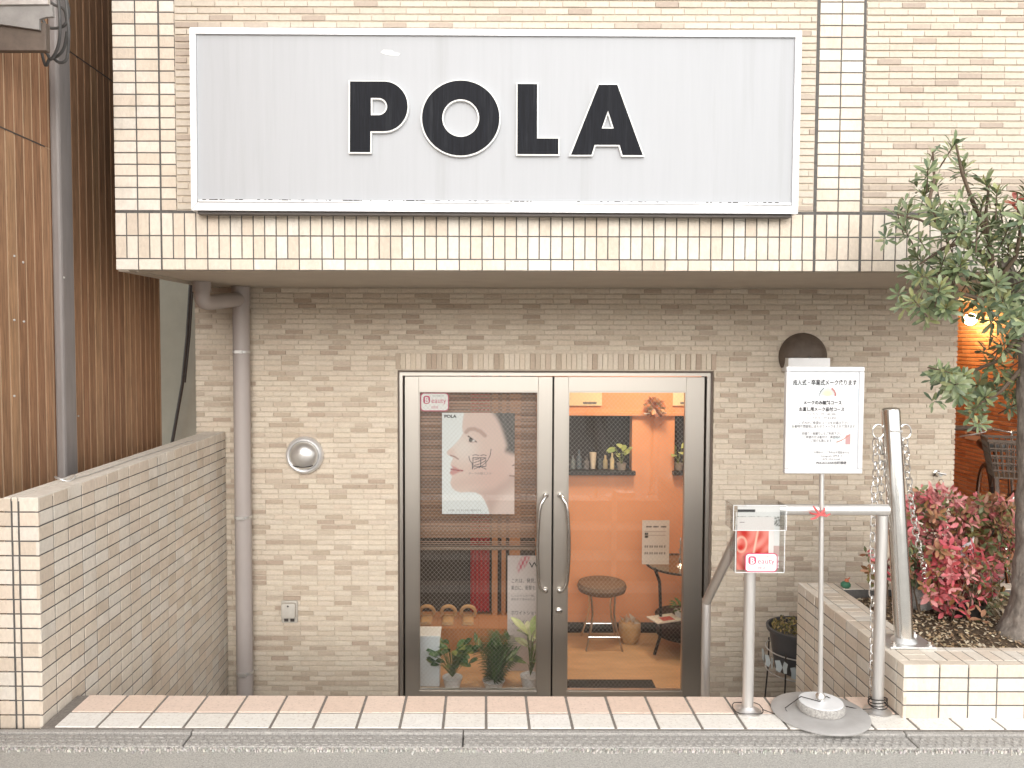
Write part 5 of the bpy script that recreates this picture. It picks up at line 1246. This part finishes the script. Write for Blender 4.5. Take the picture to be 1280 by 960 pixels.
lettering('W', (bw*.55, -.0008, bh*.90), bh*.07, 'ink', sbd, width=bw*.28)
# curtain and slippers
k = MB(); x0_, x1_ = P(588, 700, 5.74).x, P(612, 700, 5.74).x; vs, fs = [], []; nn = 24
for i in range(nn + 1):
    x = x0_ + (x1_ - x0_)*i/nn; y = 5.75 + .02*math.sin(i*1.3)
    vs += [(x, y, -.66), (x, y, 1.4), (x, y + .01, -.66), (x, y + .01, 1.4)]
for i in range(nn): a = i*4; fs += [(a, a+4, a+5, a+1), (a+2, a+3, a+7, a+6)]
k.add(vs, fs); tag(k.build('red_curtain', 'red_cloth', None, True), 'narrow red curtain in the dim room behind the left door', 'curtain')
for i, px in enumerate((533, 560, 585)):
    c = P(px, 781, 5.58); zf = -.679
    SLp = thing('slipper', (c.x, 5.58, zf), ('tan fluffy slipper beside the tall white box', 'middle one of three tan fluffy slippers', 'tan fluffy slipper beside the red curtain')[i], 'slipper', 'slippers on the raised floor')
    k = MB(); k.box((c.x - .040, 5.50, zf), (c.x + .040, 5.70, zf + .018), ch=.008); k.build('sole', 'tan_fur', SLp, True)
    k = MB(); k.tube([(c.x + .050*math.cos(t), 5.66 - .02*math.sin(t), zf + .045 + .048*math.sin(t)) for t in [R(a) for a in range(-35, 216, 12)]], .013, 8); k.build('upper', 'tan_fur', SLp, True)
    k = MB(); k.box((c.x - .032, 5.50, zf + .018), (c.x + .032, 5.62, zf + .028), ch=.005); k.build('insole', 'tan_fur', SLp, True)
# stool
c = PZ(752, 806, ZFL); YSt = 5.62; cx = P(752, 760, YSt).x
SO = thing('round_stool', (cx, YSt, ZFL), 'round brown stool with bent chrome legs inside the right door', 'stool')
zs = P(752, 727, YSt).z
k = MB(); k.lathe([(.13, -.075), (.165, -.06), (.175, -.03), (.165, -.005), (.12, .008), (.01, .012)], (cx, YSt, zs), 36); k.build('seat', 'brown_cloth', SO, True)
for sx in (-1, 1):
    for sy in (-1, 1):
        k = MB(); k.tube([(cx + sx*.085, YSt + sy*.07, zs - .07), (cx + sx*.075, YSt + sy*.09, zs - .2), (cx + sx*.085, YSt + sy*.10, zs - .28), (cx + sx*.125, YSt + sy*.15, ZFL + .004)], .008, 8); k.build('leg', 'chrome', SO, True)
for sy in (-1, 1):
    k = MB(); k.tube([(cx - .11, YSt + sy*.135, ZFL + .10), (cx + .11, YSt + sy*.135, ZFL + .10)], .006, 8); k.build('stretcher', 'chrome', SO, True)
# table
YTb = 5.50; cx2 = P(856, 700, YTb).x; zt2_ = P(840, 706, YTb).z
TBL = thing('side_table', (cx2, YTb, ZFL), 'round black iron side table with glass top beside the stool', 'table')
k = MB(); k.lathe([(.255, 0), (.255, .006), (.01, .006)], (cx2, YTb, zt2_), 44); k.build('glass_top', 'table_glass', TBL)
k = MB(); k.tube([(cx2 + .262*math.cos(t), YTb + .262*math.sin(t), zt2_ + .002) for t in [i*2*math.pi/44 for i in range(44)]], .008, 8, closed=True); k.build('rim', 'black_iron', TBL, True)
for a in (200, 255, 340, 70):
    d = Vector((math.cos(R(a)), math.sin(R(a)), 0)); c_ = Vector((cx2, YTb, 0))
    k = MB(); k.tube([c_ + d*.24 + Vector((0,0,zt2_)), c_ + d*.20 + Vector((0,0,zt2_ - .10)), c_ + d*.19 + Vector((0,0,zt2_ - .30)), c_ + d*.19 + Vector((0,0,ZFL + .13)), c_ + d*.235 + Vector((0,0,ZFL + .003))], .011, 8); k.build('leg', 'black_iron', TBL, True)
zsh = P(840, 770, YTb).z; k = MB(); k.lathe([(.20, 0), (.20, .012), (.01, .012)], (cx2, YTb, zsh), 36); k.build('shelf', 'black_iron', TBL)
k = MB(); k.lathe([(.19, 0), (.19, .03), (.01, .03)], (cx2, YTb, ZFL + .12), 36); k.build('lower_shelf', 'black_iron', TBL)
c = P(832, 764, YTb - .12)
k = MB(); k.box((-.10, -.07, 0), (.10, .07, .008), tint=(.75, .72, .66), M=Matrix.Translation((c.x, YTb - .10, zsh + .013)) @ Matrix.Rotation(R(20), 4, 'Z')); k.box((-.04, -.05, .008), (.05, .02, .009), tint=(.5, .08, .07), M=Matrix.Translation((c.x, YTb - .10, zsh + .013)) @ Matrix.Rotation(R(20), 4, 'Z'))
tag(k.build('magazine', 'paint'), 'white magazine with red picture on the table shelf', 'magazine')
c = P(851, 748, YTb - .05); TPt = thing('table_plant', (c.x, YTb - .05, zsh + .012), 'small leafy green plant on the table shelf', 'potted plant')
k = MB(); k.lathe([(.035, 0), (.045, .05), (.04, .05), (.01, .045)], (c.x, YTb - .05, zsh + .012), 20); k.build('pot', 'white_gloss', TPt, True)
out = []
for i in range(26): a = random.uniform(0, 6.28); out.append((Vector((c.x + .03*math.cos(a), YTb - .05 + .03*math.sin(a), zsh + .06 + random.uniform(0, .05))), Vector((math.cos(a), math.sin(a), random.uniform(0, .9))), Vector((0, 0, 1)), .054, .024, random.choice([(.10,.20,.06),(.16,.26,.09)]), 'el'))
leaves(TPt, out, 26)
c0, c1 = P(802.5, 700, YTb - .02), P(837, 645, YTb - .02)
def menu(u, v):
    o_ = np.ones(u.shape + (3,))*lin(236, 222, 210)
    for i in range(3): o_ = mixc(o_, lin(90, 80, 75), ((np.abs(u - (.24 + .27*i)) < .10) & (np.abs(v - .86) < .02)).astype(float))
    for yv in (.75, .72, .62, .66): o_ = mixc(o_, lin(170, 150, 140), ((np.abs(v - yv) < .006) & (u > .1) & (u < .85)).astype(float)*.7)
    for yv in (.70, .62): o_ = mixc(o_, lin(60, 55, 50), ((np.abs(v - yv) < .025) & (u > .1) & (u < .22)).astype(float))
    for yv in (.40, .26): o_ = mixc(o_, lin(70, 60, 55), ((np.abs(v - yv) < .025) & (u > .1) & (u < .85) & (np.sin(u*70) > -.2)).astype(float)*.8)
    return o_
o = painted('menu_card', c1.x - c0.x, c1.z - c0.z, 40, 60, menu, None, thick=.004); o.location = (c0.x, YTb - .02, zt2_ + .008); tag(o, 'white price card standing on the glass table', 'card')
c = P(851, 690, YTb - .06); k = MB(); z = zt2_ + .008
k.lathe([(.035, 0), (.03, .008), (.012, .02), (.016, .05), (.008, .08), (.014, .11), (.006, .14), (.012, .17), (.004, .20)], (c.x, YTb - .06, z), 20); tag(k.build('candle_holder', 'chrome', None, True), 'slim silver candle holder on the glass table', 'candle holder')
# basket
c = PZ(787, 802, ZFL); BK = thing('paper_basket', (c.x, 5.66, ZFL), 'woven waste basket with crumpled paper between stool and table', 'basket')
cxb = P(787, 785, 5.66).x; k = MB(); k.lathe([(.055, .003), (.078, .06), (.078, .14), (.070, .15), (.066, .12), (.01, .10)], (cxb, 5.66, ZFL), 24); k.build('basket', 'tan_fur', BK, True)
k = MB()
for i in range(14): 
    q = Vector((cxb + random.uniform(-.05,.05), 5.66 + random.uniform(-.05,.05), ZFL + .14)); k.add([q, q + Vector((random.uniform(-.03,.03), -.02, random.uniform(.01,.05))), q + Vector((random.uniform(-.03,.03), .02, random.uniform(.02,.05)))], [(0,1,2)], (.6,.5,.4))
k.build('crumpled_paper', 'paint', BK)
# mat
c0, c1 = PZ(700, 863, ZFL + .003), PZ(815, 851, ZFL + .003)
k = MB(); k.box((c0.x - .1, 4.86, ZFL + .003), (c1.x, c1.y, ZFL + .013), ch=.004); tag(k.build('door_mat', 'black_mat'), 'black ribbed door mat just inside the right door', 'mat')
# things on and over the window sills
for i, (px, h_, r_, tcol) in enumerate(((716, .10, .018, (.12,.14,.15)), (724, .14, .020, (.06,.08,.10)), (733, .09, .022, (.10,.09,.09)), (741.5, .12, .026, (.62,.52,.40)), (750, .08, .024, (.05,.06,.07)), (757, .10, .018, (.50,.38,.20)), (765, .12, .016, (.60,.48,.28)))):
    q = P(px, 588, YR + .06); k = MB(); k.lathe([(r_, 0), (r_, h_*.6), (r_*.45, h_*.75), (r_*.45, h_), (r_*.3, h_)] if i not in (3, 4) else [(r_*.7, 0), (r_, h_), (r_*.9, h_)], (q.x, YR + .06 + .02*(i % 2), WZ0 + .001), 16, tint=tcol)
    tag(k.build('bottle', 'paint', None, True), ('dark glass bottle on the dark window sill', 'slim dark bottle, tallest on the window sill', 'short dark jar between bottles on the window sill', 'cream cup shaped lamp on the window sill', 'round dark bowl on the window sill', 'amber bottle beside the bowl on the window sill', 'gold bottle beside the plant on the window sill')[i], 'bottle' if i != 4 else 'bowl', 'bottles on the window sill')
for px, py, lab in ((778, 565, 'small yellow green plant on the dark window sill'), (849, 560, 'leafy pothos plant on the second window sill')):
    q = P(px, py, YR - .0); zp = WZ0
    T = thing('sill_plant', (q.x, YR + .03, zp), lab, 'potted plant')
    k = MB(); k.lathe([(.028, 0), (.036, .05), (.032, .05), (.01, .045)], (q.x, YR + .03, zp + .001), 18, tint=(.35,.30,.25)); k.build('pot', 'paint', T, True)
    out = []
    for i in range(12): a = random.uniform(0, 6.28); out.append((Vector((q.x + .05*math.cos(a), YR + .03 + .04*math.sin(a), zp + .06 + random.uniform(0, .10))), Vector((math.cos(a), math.sin(a) - .4, random.uniform(-.3, .8))), Vector((0, -.5, 1)), .078, .045, random.choice([(.42,.46,.16),(.30,.36,.12),(.20,.28,.10)]), 'el'))
    for i in range(5): k = MB(); k.tube([(q.x, YR + .03, zp + .04), out[i][0]], .002, 4, tint=(.2,.25,.08)); k.build('stalk', 'leaf', T)
    leaves(T, out, 12)
for px0_, px1_, lab in ((706, 752.5, 'cream card on the orange wall above the dark window'), (841, 861, 'cream card on the orange wall above the second window')):
    c0, c1 = P(px0_, 507, YR - .012), P(px1_, 486, YR - .012)
    k = MB(); k.box((c0.x, YR - .014, c0.z), (c1.x, YR - .004, c1.z)); o = tag(k.build('wall_card', 'cream_card'), lab, 'card')
    q = P((px0_ + px1_)/2 + 8, 503, YR - .015); k = MB(); k.box((q.x - .05, YR - .016, q.z - .012), (q.x + .05, YR - .0145, q.z + .004)); k.build('print_line', 'ink_soft', o)
c = P(818, 508, YR - .05); WRh = thing('dried_wreath', (c.x, YR - .04, c.z), 'bunch of dried leaves hanging on the orange wall', 'dried flowers')
out = []
for i in range(90):
    d = Vector((random.gauss(0, 1), random.gauss(-.3, .6), random.gauss(0, 1))).normalized(); out.append((Vector((c.x, YR - .06, c.z)) + d*random.uniform(.01, .055), d + Vector((random.uniform(-.4,.4), -.2, random.uniform(-.4,.4))), Vector((0, -1, .3)), .042, .02, random.choice([(.42,.16,.07),(.30,.10,.05),(.50,.24,.12),(.20,.12,.06)]), 'el'))
leaves(WRh, out, 60)
k = MB(); k.tube([P(805, 517, YR - .06), P(833, 516, YR - .06)], .005, 6); k.build('hanger', 'aluminium', WRh)
# room lights
for i, (x, y, e_) in enumerate(((1.15, 5.25, 9.8), (-.4, 5.2, 5.2))):
    T = thing('ceiling_lamp', (x, y, 1.5), ('warm ceiling lamp over the stool and table', 'warm ceiling lamp over the potted plants', 'warm ceiling lamp deep in the raised room')[i], 'lamp')
    k = MB(); k.lathe([(.14, 0), (.14, -.03), (.11, -.05), (.01, -.055)], (x, y, 1.518), 28); k.build('shade', 'lamp_room', T, True)
    ld = bpy.data.lights.new('room_light', 'AREA'); ld.shape = 'DISK'; ld.size = .3; ld.energy = e_; ld.color = (1, .78, .54)
    lo = bpy.data.objects.new('room_light', ld); lo.location = (x, y, 1.45); col.objects.link(lo); attach(lo, T)

# =================================================================== ACROSS THE STREET (seen only in reflections)
OH = thing('opposite_house', (0, -18.2, 0), 'pale house across the street, mirrored in the doors', 'house')
k = MB(); k.box((-9, -24, -.05), (9, -18.2, 3.05)); k.build('wall', 'opposite_wall', OH)
k = MB(); k.add([(-9.4, -17.7, 3.0), (9.4, -17.7, 3.0), (9.4, -20.6, 4.0), (-9.4, -20.6, 4.0), (9.4, -24.4, 3.0), (-9.4, -24.4, 3.0)], [(0,1,2,3), (3,2,4,5), (0,3,5), (1,4,2), (0,5,4,1)]); k.build('roof', 'opposite_roof', OH)
for x in (-6, -3, 0, 3, 6):
    for z in (.9,):
        k = MB(); k.box((x - .8, -18.2, z), (x + .8, -18.16, z + 1.1)); wv = k.build('window', 'aluminium', OH)
        for s in (-1, 1): k = MB(); k.box((x + s*.4 - .36, -18.158, z + .05), (x + s*.4 + .36, -18.15, z + 1.05)); k.build('pane', 'dark_room', wv)
